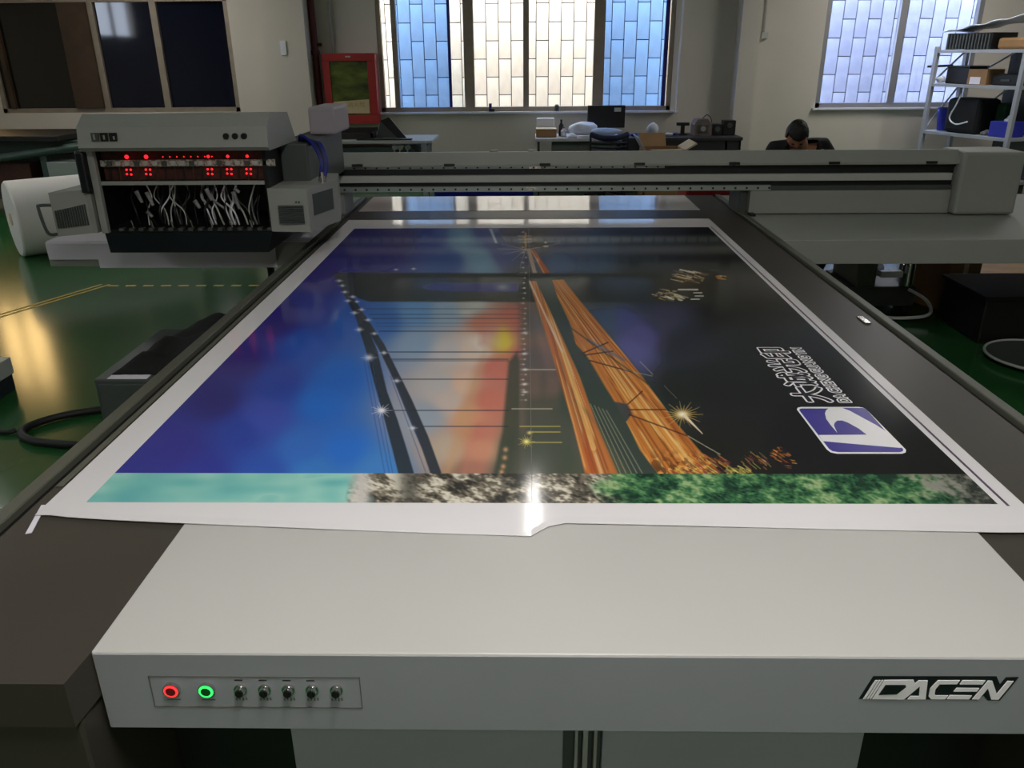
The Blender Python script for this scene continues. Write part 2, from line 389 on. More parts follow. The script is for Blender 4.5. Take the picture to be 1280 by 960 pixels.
    # sub-levels stay within the console part
for x, ring, btn in ((-.655, 'ringred', 'btnred'), (-.590, 'ringgreen', 'btngreen')):
    tb = B(); n = 28
    ring_o = [tb.bm.verts.new((x+.0135*math.cos(2*PI*k/n), CY-.0098, .719+.0135*math.sin(2*PI*k/n))) for k in range(n)]
    ring_i = [tb.bm.verts.new((x+.0095*math.cos(2*PI*k/n), CY-.0108, .719+.0095*math.sin(2*PI*k/n))) for k in range(n)]
    for k in range(n): tb.bm.faces.new((ring_o[k], ring_o[(k+1) % n], ring_i[(k+1) % n], ring_i[k]))
    tb.build('button_ring', M[ring], c)
    B().cyl((x, CY-.009, .719), (x, CY-.0105, .719), .0092, seg=24).build('button_cap', M[btn], c)
for i, x in enumerate((-.528, -.483, -.439, -.395, -.350)):
    kb = B().cyl((x, CY-.001, .719), (x, CY-.005, .719), .012, seg=24).cyl((x, CY-.005, .719), (x, CY-.012, .719), .0095, .008, seg=20)
    kb.build('knob', M['chrome'], c, smooth_=True)
    kc = B().cyl((x, CY-.012, .717), (x, CY-.0135, .717), .0075, seg=16).box(x-.002, x+.002, CY-.016, CY-.012, .711, .727); kc.build('knob_cap', M['black'], c)
    if i < 4: box('label_mark', M['black'], x-.009, x+.006, CY-.002, CY-.0012, .7385, .741, c)
    mk = B()
    for q in range(4): mk.box(x-.012+q*.006, x-.0085+q*.006, CY-.002, CY-.0012, .692+.001*(q % 2), .699)
    mk.build('label_mark', M['greyline'], c)
for x in (-.655, -.590): box('label_mark', M['greyline'], x-.014, x+.012, CY-.002, CY-.0012, .692, .6945, c)
# brand plate, drawn from polygons
S_, ZS = .000240, .000335
def lg(p, lay):
    return [(.606+(x-90)*S_, .706-((y-.026*(x-90))-245)*ZS) for x, y in p]
def plate(polys, name, m, lay):
    q = B()
    for p in polys: q.prism(lg(p, lay), CY-.0015-.0012*lay, CY-.0012*(lay-.5), 'y')
    return q.build(name, m, c)
plate([[(90, 245), (165, 90), (490, 97), (1078, 110), (1120, 165), (1150, 118), (1242, 118), (1152, 277), (1060, 275), (1020, 240), (980, 270)]], 'logo_plate', M['navyline'], 1)
plate([[(120, 243), (182, 115), (200, 115), (138, 243)], [(147, 243), (208, 115), (221, 115), (160, 243)], [(169, 243), (230, 115), (242, 115), (181, 243)],
       [(190, 245), (250, 115), (465, 118), (482, 138), (400, 235), (375, 250)], [(378, 252), (505, 122), (572, 125), (590, 255), (455, 252), (472, 230), (535, 232), (525, 162), (428, 252)],
       [(605, 180), (650, 125), (810, 128), (795, 154), (668, 152), (645, 185), (648, 222), (662, 230), (752, 232), (735, 258), (632, 255), (608, 235)],
       [(830, 128), (1000, 133), (985, 160), (818, 156)], [(800, 180), (970, 185), (958, 208), (785, 205)], [(765, 230), (930, 236), (915, 262), (750, 257)],
       [(940, 262), (1020, 135), (1052, 137), (1112, 228), (1165, 140), (1210, 142), (1137, 268), (1082, 266), (1035, 188), (988, 264)]], 'logo_letters', M['inkwhite'], 2)
plate([[(228, 214), (265, 146), (412, 150), (420, 163), (362, 212)]], 'logo_letter_centre', M['navyline'], 3)
# cabinet doors under the console
B().box(-.79, 1.01, 1.36, 1.45, .0, .66).build('rear_panel', M['black'], P)
b = B(); b.box(-.49, .69, 1.27, 1.355, .04, .62); b.build('front_cabinet', M['greydark'], P)
for x0, x1 in ((-.488, .075), (.155, .688)):
    B().box(x0, x1, 1.25, 1.27, .06, .61, .003).build('cabinet_door', M['consoleface'], P)
B().box(.115, .125, 1.24, 1.27, .3, .6).box(.098, .142, 1.245, 1.27, .28, .30).box(.098, .104, 1.235, 1.27, .3, .6).box(.137, .143, 1.235, 1.27, .3, .6).build('door_handle', M['grey'], P)
# side wings
for x0, x1 in ((1.462, 4.2), (-2.80, -1.255)):
    b = B(); b.box(x0, x1, 4.58, 6.15, .66, .80, .004)
    b.build('side_wing', M['grey'], P)
    xs = x1 if x0 > 0 else x0
    for y in ((4.9, 5.9) if x0 > 0 else ()):
        b = B(); X = xs-.25
        b.box(X-.04, X+.04, y-.04, y+.04, 0, .66).build('leg', M['greydark'], P)
B().box(-1.56, -1.53, 4.7, 4.74, .56, .66).build('bracket', M['black'], P)
# small alignment clips on the bed
B().box(1.34, 1.365, 3.05, 3.14, .798, .804, .002).build('corner_clip', M['chrome'], P)

# ================================================================== GANTRY
G = thing('printer_gantry', (0, 5.45, .8), 'long grey gantry beam with rails and belt spanning the printer bed', 'gantry')
GX0, GX1 = -2.45, 2.78
B().box(GX0, GX1, 5.40, 5.86, .955, 1.118, .003).build('beam', M['slot'], G)
b = B(); b.prism([(5.345, 1.135), (5.345, 1.122), (5.90, 1.122), (5.90, 1.155), (5.39, 1.208)], GX0, GX1, 'x'); b.build('top_cover', M['grey'], G)
B().box(GX0, .9, 5.385, 5.40, 1.102, 1.119).build('upper_rail', M['alubar'], G)
B().box(.9, GX1, 5.388, 5.40, 1.102, 1.119).build('upper_rail', M['slot'], G)
B().box(GX0, GX1-.02, 5.365, 5.40, 1.018, 1.063, .003).build('belt_cover', M['greylite'], G)
B().box(GX0, 1.6, 5.375, 5.40, .957, .99).build('lower_rail', M['alubar'], G)
B().box(1.6, GX1, 5.385, 5.40, .957, .985).build('lower_rail', M['greydark'], G)
k = B()
for i in range(60):
    x = -1.35+i*.0735
    if x < .95: k.box(x-.006, x+.006, 5.380, 5.386, 1.106, 1.115)
    if x < 1.6: k.box(x-.006, x+.006, 5.370, 5.376, .967, .979)
k.build('rail_bolt', M['black'], G, kind='stuff')
for x in (-1.1, -.5, .12, .73, 1.34, 1.98, 2.6): B().box(x-.035, x+.035, 5.335, 5.352, 1.126, 1.142, .002).build('cover_clip', M['black'], G)
for x in (-.22, .04): B().cyl((x, 5.6, 1.175), (x, 5.6, 1.198), .03).build('cover_screw', M['grey'], G)
B().box(.02, .09, 5.380, 5.386, 1.104, 1.117).build('rail_stop', M['chrome'], G)
B().box(.0, .07, 5.369, 5.376, .972, .984).build('rail_stop', M['chrome'], G)
# end housings and lower covers
e = B().box(GX1, 3.17, 5.30, 5.62, .806, 1.20, .018).build('end_housing', M['grey'], G)
B().box(GX1+.02, 3.15, 5.296, 5.30, .825, 1.18).build('end_panel', M['grey'], e)
B().box(1.47, GX1-.005, 5.37, 5.75, .806, .955, .003).build('lower_cover', M['grey'], G)
B().box(1.415, 1.462, 5.42, 5.7, .806, .955).build('slide_post', M['greydark'], G)
B().box(-1.33, -1.22, 5.42, 5.7, .806, .955, .003).build('slide_post', M['grey'], G)
B().box(-2.45, -1.36, 5.42, 5.75, .806, .955, .003).build('lower_cover', M['grey'], G)
B().box(-2.6, -2.45, 5.30, 5.62, .806, 1.20, .018).build('end_housing', M['grey'], G)
for x0, x1, n in ((1.462, 1.50, 0),): B().box(1.464, 1.50, 5.30, 5.37, .801, .815).build('slide_foot', M['black'], G)

# ================================================================== CARRIAGE
K = thing('print_carriage', (-1.8, 4.7, .83), 'grey print head carriage with lit red lights, cables and side lamp boxes', 'print carriage')
x0, x1 = -2.23, -1.28
h = B().prism([(4.12, 1.362), (4.10, 1.38), (4.12, 1.478), (4.20, 1.535), (4.50, 1.52), (4.62, 1.362)], x0, x1, 'x').build('hood', M['grey'], K)
for dx in (0, .045, .09): B().cyl((-1.485+dx, 4.112, 1.432), (-1.485+dx, 4.100, 1.432), .0145, seg=20).build('hood_socket', M['black'], h)
for i in range(3):
    X = -2.155+i*.045
    B().box(X, X+.036, 4.100, 4.112, 1.412, 1.452).build('hood_mark', M['greydark'] if i == 0 else M['black'], h)
    B().box(X+.012+.004*i, X+.020+.004*i, 4.097, 4.102, 1.42, 1.446-.005*i).build('hood_mark_detail', M['grey'], h)
bd = B(); bd.box(x0, x0+.02, 4.2, 5.33, .94, 1.362).box(x1-.07, x1-.05, 4.2, 5.33, .94, 1.362).box(x0, x1-.05, 4.72, 4.74, .94, 1.362).box(x0, x1-.05, 4.2, 4.72, .94, .955)
bd.build('body_frame', M['black'], K)
B().box(x0-.005, x0+.03, 4.17, 4.2, .94, 1.362, .003).build('side_plate', M['grey'], K)
B().box(x0-.055, x0-.007, 4.14, 4.3, 1.15, 1.36, .012).build('side_grip', M['navy'], K)
B().box(x1-.05, x1+.10, 4.45, 5.33, 1.10, 1.362, .01).build('side_housing', M['greydark'], K)
B().box(x0+.02, x1-.07, 4.19, 4.215, 1.185, 1.203).build('shelf_bar', M['grey'], K)
B().box(x0+.035, x1-.01, 4.215, 4.22, 1.275, 1.308).build('circuit_board', M['pcb'], K)
B().box(x0+.035, x1-.07, 4.24, 4.245, 1.205, 1.36).build('wiring_board', M['pcbred'], K)
n = 18
for i in range(n):
    X = x0+.085+i*.0475
    q = B().box(X-.012, X+.012, 4.200, 4.215, 1.280, 1.303, .002).build('board_connector', M['greylite'] if i % 3 else M['greydark'], K)
    q2 = B().cyl((X, 4.205, 1.205), (X+.004, 4.205, 1.275), .004).build('ribbon_wire', M['pcbred'] if i % 2 else M['black'], K)
for i, X in enumerate((-2.045, -1.945, -1.625, -1.525, -1.425)):
    B().sph((X, 4.202, 1.325), .0105 if i < 2 else .008).build('status_light', M['ledred'], K)
    for a, c_ in ((-.01, 1.262), (.012, 1.262), (-.012, 1.24), (.01, 1.238)): B().sph((X+a, 4.196, c_), .0058, seg=10).build('status_light', M['ledred'], K)
for i in range(8):
    X = -1.86+i*.036
    B().sph((X, 4.206, 1.324), .0035, seg=8).build('status_light', M['ledred'], K)
rd = random.Random(3)
for i in range(34):
    X = x0+.12+rd.random()*.70; z = 1.175
    pts = [(X, 4.30+rd.random()*.1, z)]
    X2 = X+rd.uniform(-.03, .06)
    pts += [(X+rd.uniform(-.02, .03), 4.25+rd.random()*.06, 1.11), (X2, 4.235+rd.random()*.05, 1.04), (X2+rd.uniform(0, .02), 4.26, .965)]
    w = rd.choice([.0035, .004, .005, .007])
    B().tube(pts, w, 6).build('ink_tube', rd.choice([M['tubeclear'], M['tubeclear'], M['black'], M['greylite'], M['black'], M['white']]), K, smooth_='all')
for X, Z, l in ((-2.03, 1.12, .06), (-1.975, 1.11, .07), (-1.99, 1.03, .03), (-1.66, 1.13, .06), (-1.73, 1.08, .04), (-1.52, 1.1, .09), (-1.51, 1.15, .02)):
    B().cyl((X-.01, 4.225, Z+l/2), (X+.012, 4.225, Z-l/2), .012, .008, seg=12).build('ink_filter', M['tubeclear'], K, smooth_=True)
for i in range(16):
    X = x0+.09+i*.0525
    B().box(X-.012, X+.012, 4.19, 4.225, .946, .962, .002).build('head_connector', M['greydark'], K)
    if i % 2: B().cyl((X+.01, 4.205, .962), (X, 4.21, 1.0), .004, seg=8).build('hose_fitting', M['chrome'], K)
b = B(); b.prism([(x0+.01, .832), (x0-.0, .94), (x1-.06, .94), (x1-.09, .832)], 4.19, 5.2, 'y'); b.build('base_tray', M['navy'], K)
# side lamp boxes
def lamp_box(pts, zt, zb, front, nm_label):
    b = B(); b.prism(pts, zb, zt); return b.build('lamp_box', M['grey'], K)
lb = lamp_box([(-1.34, 4.19), (-1.13, 4.17), (-1.04, 4.48), (-1.09, 4.75), (-1.34, 4.75)], 1.165, .942, None, '')
for i in range(10): B().box(-1.285, -1.155, 4.160, 4.172+.002, 1.075-i*.0095, 1.0805-i*.0095).build('vent_slat', M['greydark'], lb)
B().cyl((-1.19, 4.165, 1.098), (-1.19, 4.172, 1.098), .004, seg=8).cyl((-1.175, 4.165, 1.098), (-1.175, 4.172, 1.098), .004, seg=8).build('vent_screw', M['black'], lb)
# opening in its side face
d = Vector((.09, .31, 0)).normalized(); nrm = Vector((d.y, -d.x, 0))
a = Vector((-1.13, 4.17, 0))+d*.05; e2 = Vector((-1.13, 4.17, 0))+d*.26
B().prism([(a+nrm*.003).to_2d(), (e2+nrm*.003).to_2d(), (e2-nrm*.003).to_2d(), (a-nrm*.003).to_2d()], 1.02, 1.13).build('side_opening', M['greydark'], lb)
lb2 = lamp_box([(-2.255, 4.17), (-2.255, 4.7), (-2.36, 4.7), (-2.42, 4.08), (-2.28, 4.17)], 1.165, .942, None, '')
for i in range(13):
    t = i/13; X = -2.405+t*.12
    B().box(X, X+.005, 4.072+t*.09, 4.082+t*.09, .985, 1.075+.02*t).build('vent_slat', M['greydark'], lb2)
B().tube([(-2.42, 4.10, 1.10), (-2.465, 4.06, 1.105), (-2.47, 4.05, 1.09), (-2.45, 4.05, .97), (-2.42, 4.08, .955)], .008).build('handle', M['greydark'], lb2, smooth_='all')
# blue hoses
for j in range(5):
    o_ = j*.012
    B().tube([(-1.26+o_, 4.6, 1.35), (-1.22+o_, 4.5, 1.40-o_), (-1.15+o_, 4.45, 1.36), (-1.105+o_*.7, 4.42, 1.27), (-1.115+o_*.5, 4.4, 1.17)], .008).build('blue_hose', M['bluecable'] if j != 2 else M['black'], K, smooth_='all')
B().cyl((-1.10, 4.4, 1.165), (-1.10, 4.4, 1.20), .02).cyl((-1.10, 4.4, 1.20), (-1.10, 4.4, 1.22), .012).build('hose_socket', M['chrome'], K, smooth_=True)
B().box(-1.275, -1.12, 4.9, 5.3, 1.365, 1.52, .015).build('rear_cover', mat('lavender_grey_cover', (160, 152, 158), .6), K)

# paper laid over the left wing
pb = B()
for (a0, a1, zb_) in ((-2.79, -2.50, .705), (-2.50, -1.455, .655)):
    pb.prism([(4.566, zb_), (4.563, .80), (4.575, .812), (5.28, .803), (5.28, .801), (4.579, .8085), (4.568, .80), (4.569, zb_)], a0, a1, 'x')
pb.prism([(-1.455, 4.57), (-1.455, 5.40), (-1.258, 5.40), (-1.258, 4.57)], .8012, .803)
tag(pb.build('cover_sheet', M['mattepaper']), 'white paper draped over the left wing under the print carriage', 'paper')

# ================================================================== PRINTED SHEET
SX0, SX1, SY0, SY1 = -1.158, 1.178, 1.55, 5.22
PX0, PX1, PY0, PYM, PY1 = -1.066, 1.117, 1.668, 1.815, 4.945
SH = thing('printed_sheet', (0, 3.4, .801), 'large glossy white sheet printed with a bridge at night lying on the printer bed', 'printed sheet')
b = B(); nx, ny = 60, 10
def front(x):
    if x < -1.12: return 1.61
    if x < .02: return 1.61-.085*((x+1.12)/1.14)**.7
    if x < .06: return 1.525+.055*(x-.02)/.04
    return 1.58-.035*min(1, (x-.06)/1.0)
gr = []
for i in range(nx+1):
    x = SX0+(SX1-SX0)*i/nx; col = []
    ys = [front(x), front(x)+.03, 1.665, 5.22]
    for k, y in enumerate(ys): col.append((b.bm.verts.new((x, y, .8035+(.001+.0006*math.sin(x*7) if k == 0 else 0))), b.bm.verts.new((x, y, .8022+(.001+.0006*math.sin(x*7) if k == 0 else 0)))))
    gr.append(col)
for i in range(nx):
    for k in range(3):
        b.bm.faces.new((gr[i][k][0], gr[i+1][k][0], gr[i+1][k+1][0], gr[i][k+1][0]))
        b.bm.faces.new((gr[i][k][1], gr[i][k+1][1], gr[i+1][k+1][1], gr[i+1][k][1]))
    b.bm.faces.new((gr[i][0][1], gr[i+1][0][1], gr[i+1][0][0], gr[i][0][0])); b.bm.faces.new((gr[i][3][0], gr[i+1][3][0], gr[i+1][3][1], gr[i][3][1]))
for i in (0, nx):
    for k in range(3): b.bm.faces.new((gr[i][k][0], gr[i][k+1][0], gr[i][k+1][1], gr[i][k][1]))
b.build('vinyl', M['paper'], SH)
ZP = .8037
B().box(1.134, 1.141, 1.66, 4.96, ZP-.0002, ZP+.0001).build('cut_line', M['purpleline'], SH)
B().box(.012, .0135, 1.67, 4.94, ZP+.0001, ZP+.0002).build('seam_line', M['greyline'], SH)
tag(B().box(-1.16, 1.19, 5.56, 6.16, .7985, .8005).build('rear_sheet', M['paper']), 'white glossy strip of sheet at the far end of the printer bed', 'sheet')
tag(B().prism([(-1.172, 1.66), (-1.160, 1.66), (-1.126, 1.54), (-1.138, 1.535)], .7985, .8005).build('loose_strip', M['mattepaper']), 'thin white strip of paper at the near left corner of the bed', 'paper strip')
tag(B().box(-1.187, -1.168, 1.75, 4.6, .7985, .8005).build('edge_tape', M['rail']), 'thin grey strip of tape along the left edge of the printed sheet', 'tape')

# ---- the printed picture: painted in numpy texel by texel, ink colours plus a painted glare veil and flare lift
NU, NV = 1100, 1300
X = (PX0+(np.arange(NU)+.5)/NU*(PX1-PX0))[None, :].repeat(NV, 0)
Y = (PY0+(np.arange(NV)+.5)/NV*(PY1-PY0))[:, None].repeat(NU, 1)
d = np.stack([X, Y, np.full_like(X, .8037-1.8)], -1)
cz = d@np.array(_f); U = 640+FPX*(d@np.array(_r))/cz; V = 480-FPX*(d@np.array(_u))/cz     # drawing grid of the artwork
IM = np.zeros((NV, NU, 3)); WS = np.zeros((NV, NU))
pts = [(440,290,50,45,120),(500,295,62,52,122),(470,315,46,40,128),(540,300,50,70,155),(575,300,105,150,195),(600,325,110,155,195),(560,325,45,80,160),(605,295,50,68,150),(628,315,55,68,135),(645,295,62,62,85),
(400,345,52,42,135),(350,400,44,34,125),(300,450,44,34,122),(270,500,40,34,116),(220,560,46,42,140),(165,592,45,45,142),(250,592,42,48,150),(330,592,40,78,180),
(400,390,45,58,158),(380,430,36,76,180),(350,480,36,62,170),(430,400,40,92,190),(425,470,30,100,205),(400,500,30,105,212),(330,520,55,72,178),(430,560,36,108,212),(470,590,60,130,208),(300,540,38,58,160),(380,560,46,106,202),(395,590,50,120,205),
(480,400,58,110,192),(520,390,96,150,208),(560,390,142,172,200),(588,381,175,175,168),(520,430,140,168,200),(560,440,200,195,198),(588,440,232,205,185),(550,480,190,186,186),(535,520,152,165,182),(560,500,205,186,176),(580,480,232,188,158),
(588,520,232,165,115),(600,560,208,150,110),(562,560,188,168,148),(602,430,245,230,212),(606,405,205,110,80),(628,427,235,215,60),(642,400,190,88,70),(622,460,212,88,70),(610,500,205,88,70),(598,540,188,102,80),(590,590,118,85,68),(640,440,192,80,70),
(660,450,98,82,80),(680,480,92,76,70),(665,505,112,90,80),(645,560,62,66,54),(680,570,66,74,66),(638,592,62,64,52),(700,592,70,76,60),(655,350,55,58,68),(665,400,88,82,80),
(670,300,75,68,66),(700,300,65,70,105),(740,310,55,75,112),(700,330,62,88,132),(740,335,50,75,112),(800,300,38,45,72),(840,300,30,36,56),(800,340,30,40,50),(870,300,22,24,32),
(900,320,22,20,22),(760,365,44,54,54),(800,378,45,50,75),(780,400,65,70,130),(800,420,80,75,140),(790,435,85,85,150),(830,400,50,50,80),(760,400,58,76,105),(850,430,26,27,42),(900,400,19,18,22),(900,480,19,19,19),(850,480,22,26,24),(950,450,19,17,20),(1000,550,20,18,22),(1100,590,18,16,18),(900,560,24,24,22),(960,350,18,17,20),(1100,480,20,17,22),(1180,570,18,16,18),(840,590,28,28,20),(900,590,24,24,22),(715,500,52,66,58),(800,570,44,56,42),(740,420,50,72,56),(700,380,52,66,56)]
US, VS = U[::5, ::5], V[::5, ::5]; IS = np.zeros(US.shape+(3,)); WS = np.zeros(US.shape)
for x, y, r, g, bb in pts:
    w = 1/(((US-x)**2+((VS-y)*1.25)**2+30)**1.9); WS += w; IS += w[..., None]*np.array([r, g, bb])
IS /= WS[..., None]; gl = (np.exp(-((US-625)/75)**2)*.17)[..., None]; IS = IS*(1-gl)+np.array([215, 205, 200])*gl; ii = np.clip(np.arange(NV)/5, 0, IS.shape[0]-1.001); jj = np.clip(np.arange(NU)/5, 0, IS.shape[1]-1.001)  # pale centre column: window glare veil mixed into the ink colours
i0 = ii.astype(int); j0 = jj.astype(int); fi = (ii-i0)[:, None, None]; fj = (jj-j0)[None, :, None]
IM = (IS[i0][:, j0]*(1-fi)+IS[i0+1][:, j0]*fi)*(1-fj)+(IS[i0][:, j0+1]*(1-fi)+IS[i0+1][:, j0+1]*fi)*fj
# soft diagonal cloud light in the blue sky
def noise(nu, nv, seed):
    g = np.random.default_rng(seed).random((nv+2, nu+2)); a = (np.arange(NV)/NV*nv); c = (np.arange(NU)/NU*nu)
    ai = a.astype(int); ci = c.astype(int); fa = (a-ai)[:, None]; fc = (c-ci)[None, :]; fa = fa*fa*(3-2*fa); fc = fc*fc*(3-2*fc)
    G_ = lambda p, q: g[(ai+p)[:, None], (ci+q)[None, :]]
    return (G_(0, 0)*(1-fa)+G_(1, 0)*fa)*(1-fc)+(G_(0, 1)*(1-fa)+G_(1, 1)*fa)*fc
sky = np.clip((520-U)/120, 0, 1); nn = noise(7, 9, 5)*.65+noise(15, 22, 6)*.35
IM *= (1+sky[..., None]*(nn[..., None]-.5)*np.array([.16, .2, .12]))
def blend(mask, col, a=1.0):
    global IM
    k = (mask*a)[..., None]; IM = IM*(1-k)+np.array(col, float)*k
def seg_d(x0, y0, x1, y1):
    dx, dy = x1-x0, y1-y0; t = np.clip(((U-x0)*dx+(V-y0)*dy)/(dx*dx+dy*dy), 0, 1)
    return np.hypot(U-x0-t*dx, V-y0-t*dy), t
VL, VR = V[:, 0], V[:, -1]
def win(x0, x1, y0, y1):
    """row and column window of the texture round a spot of the drawing"""
    lo_ = np.minimum(VL, VR); hi_ = np.maximum(VL, VR); r = np.nonzero((hi_ > y0) & (lo_ < y1))[0]
    if len(r) == 0: return None
    a, b_ = r[0], r[-1]+1; c = np.nonzero((np.maximum(U[a], U[b_-1]) > x0) & (np.minimum(U[a], U[b_-1]) < x1))[0]
    if len(c) == 0: return None
    return slice(a, b_), slice(c[0], c[-1]+1)
def wblend(s, mk, col):
    IM[s] = IM[s]*(1-mk[..., None])+np.array(col, float)*mk[..., None]
def seg_w(s, x0, y0, x1, y1):
    u, v = U[s], V[s]; dx, dy = x1-x0, y1-y0; t = np.clip(((u-x0)*dx+(v-y0)*dy)/(dx*dx+dy*dy+1e-9), 0, 1)
    return np.hypot(u-x0-t*dx, v-y0-t*dy), t
def line(x0, y0, x1, y1, col, w=1., a=1., w2=None):
    w_ = max(w, w2 or 0)+2; s = win(min(x0, x1)-w_, max(x0, x1)+w_, min(y0, y1)-w_, max(y0, y1)+w_)
    if s is None: return
    dd, t = seg_w(s, x0, y0, x1, y1); ww = w if w2 is None else w+(w2-w)*t
    wblend(s, np.clip(ww/2+.5-dd, 0, 1)*a, col)
def poly(p, col, a=1., soft=.8):
    g = soft+2; s = win(min(q[0] for q in p)-g, max(q[0] for q in p)+g, min(q[1] for q in p)-g, max(q[1] for q in p)+g)
    u, v = U[s], V[s]; ins = np.zeros(u.shape, bool); dm = np.full(u.shape, 1e9)
    for i in range(len(p)):
        x0, y0 = p[i]; x1, y1 = p[(i+1) % len(p)]
        if y0 != y1: ins ^= ((v > y0) != (v > y1)) & (u < (x1-x0)*(v-y0)/(y1-y0)+x0)
        dm = np.minimum(dm, seg_w(s, x0, y0, x1, y1)[0])
    mk = np.clip(.5+np.where(ins, dm, -dm)/(2*soft), 0, 1)
    if col is not None: wblend(s, mk*a, col)
    full = np.zeros(U.shape); full[s] = mk; return full
def blob(x, y, rx, ry, col, a=1.):
    s = win(x-rx*2.6, x+rx*2.6, y-ry*2.6, y+ry*2.6)
    if s is not None: wblend(s, np.exp(-((U[s]-x)/rx)**2-((V[s]-y)/ry)**2)*a, col)
def star(x, y, rx, ry, n, col, core, rot=0):
    blob(x, y, rx*.35, ry*.35, col, .8)
    for k in range(n):
        an = rot+2*PI*k/n; l = 1 if k % 2 == 0 else .7
        line(x, y, x+rx*l*math.cos(an), y+ry*l*math.sin(an), col, 1.3, .9, .2)
    blob(x, y, rx*.2, ry*.2, core)
poly([(565, 286), (590, 286), (624, 341), (596, 341), (575, 310)], (125, 172, 200), .5, 6)
poly([(611, 286), (615, 286), (622, 304), (619, 304)], (185, 205, 220), .9)
poly([(415, 341), (905, 342), (905, 378), (462, 377), (440, 370), (424, 352)], (34, 38, 34), .85, 1.2)
poly([(700, 343), (905, 342), (905, 378), (760, 378)], (24, 28, 26), .3, 8)
poly([(522, 358), (545, 353), (648, 353), (648, 365), (560, 365), (535, 363)], (58, 62, 130), .95, 1.5)
blob(628, 359, 8, 4, (125, 135, 145), .9); blob(595, 382, 12, 5, (200, 205, 200), .7); blob(583, 391, 10, 4, (215, 215, 210), .6)
poly([(602, 400), (655, 380), (652, 445), (641, 500), (634, 450), (600, 430)], (205, 112, 92), .6, 5)
poly([(598, 470), (636, 440), (634, 500), (615, 560), (606, 598), (572, 598), (582, 540)], (214, 128, 104), .5, 7)
poly([(590, 470), (606, 440), (590, 540), (560, 598), (552, 598), (572, 520)], (206, 156, 114), .6, 6)
blob(630, 425, 9, 16, (236, 206, 48), .95); blob(628, 430, 14, 8, (236, 215, 70), .7); blob(612, 425, 14, 18, (226, 212, 196), .4)
poly([(636, 452), (646, 440), (650, 452), (650, 598), (616, 598), (628, 540)], (58, 66, 52), .85, 2.5)
poly([(648, 380), (660, 380), (700, 530), (706, 598), (640, 598), (650, 500)], (80, 76, 68), .5, 4)
for x, h in ((667, 48), (690, 40)): poly([(x-12, 510), (x-6, 510-h), (x+8, 512-h), (x+10, 510)], (125, 98, 84), .5, 4)
poly([(655, 495), (715, 495), (720, 598), (655, 598)], (60, 70, 58), .55, 6)
poly([(672, 350), (690, 350), (722, 428), (768, 502), (800, 560), (830, 599), (776, 599), (722, 470), (700, 420)], (50, 62, 56), .95, 1.5)
poly([(735, 400), (745, 400), (830, 500), (860, 545), (845, 525)], (34, 58, 44), .6, 3)
b1 = [(661, 351), (670, 351), (702, 420), (724, 470), (746, 530), (776, 599), (733, 599), (716, 530), (698, 470), (680, 410)]
b2 = [(690, 350), (704, 349), (730, 382), (762, 420), (802, 470), (842, 525), (880, 570), (908, 599), (828, 599), (800, 562), (783, 527), (790, 517), (784, 505), (768, 502), (750, 472), (735, 447), (720, 430), (712, 402), (697, 372)]
m1 = poly(b1, (200, 112, 52), .95, 1); m2 = poly(b2, (200, 118, 46), .95, 1)
rs = np.random.default_rng(11)
# streaks running to the vanishing end of the road
ang1 = (U-657)/np.maximum(V-305, 3); 
def streaks(mask, lo, hi, n, seed, cols):
    r_ = np.random.default_rng(seed)
    for _ in range(n):
        a0 = r_.uniform(lo, hi); w = r_.uniform(.0015, .008); y0 = r_.uniform(330, 560); y1 = y0+r_.uniform(30, 160)
        s = win(640, 920, y0, y1)
        mk = np.exp(-((ang1[s]-a0)/w)**2)*np.clip((V[s]-y0)/10, 0, 1)*np.clip((y1-V[s])/10, 0, 1)*mask[s]
        wblend(s, mk*.75, cols[r_.integers(len(cols))])
streaks(m1, .1, .42, 70, 2, [(240, 190, 110), (232, 205, 150), (170, 72, 36), (225, 140, 60), (120, 70, 40)])
streaks(m2, .35, .9, 130, 4, [(235, 180, 90), (240, 200, 120), (165, 80, 28), (120, 58, 24), (222, 132, 48)])
lo = m2*np.clip((V-560)/25, 0, 1); n1 = noise(260, 160, 8); blend(lo*(n1 > .58), (70, 40, 22), .75); blend(lo*(n1 < .3), (240, 196, 104), .7)
poly([(718, 500), (735, 515), (784, 585), (790, 599), (774, 599), (745, 530)], (84, 86, 66), .55, 3)
for k in range(5): line(738+k*5, 505+k*2, 778+k*7, 597, (196, 190, 150), 1, .6)
line(662, 352, 703, 440, (240, 205, 170), 2, .9, 3); line(703, 440, 742, 560, (238, 190, 105), 3, .7, 7)
poly([(658, 311), (663, 311), (671, 341), (666, 341)], (215, 180, 150), .85); poly([(663, 311), (667, 311), (688, 341), (678, 341)], (196, 96, 52), .95)
line(664, 313, 680, 341, (232, 180, 130), 1.2, .8)
for a in ((785, 505, 803, 489), (785, 512, 832, 512), (786, 518, 862, 546), (722, 445, 766, 439), (725, 443, 760, 428), (735, 450, 790, 465)): line(*a, (62, 30, 22), 1.6, .8)
line(780, 462, 815, 470, (150, 150, 130), 1, .8); line(800, 452, 816, 468, (160, 160, 150), 1, .8); line(830, 482, 846, 498, (120, 120, 100), 1, .6); line(860, 545, 900, 568, (190, 180, 150), 1.2, .8)
line(735, 425, 780, 450, (74, 96, 140), 4, .5); line(700, 400, 810, 480, (30, 44, 36), 2, .5)
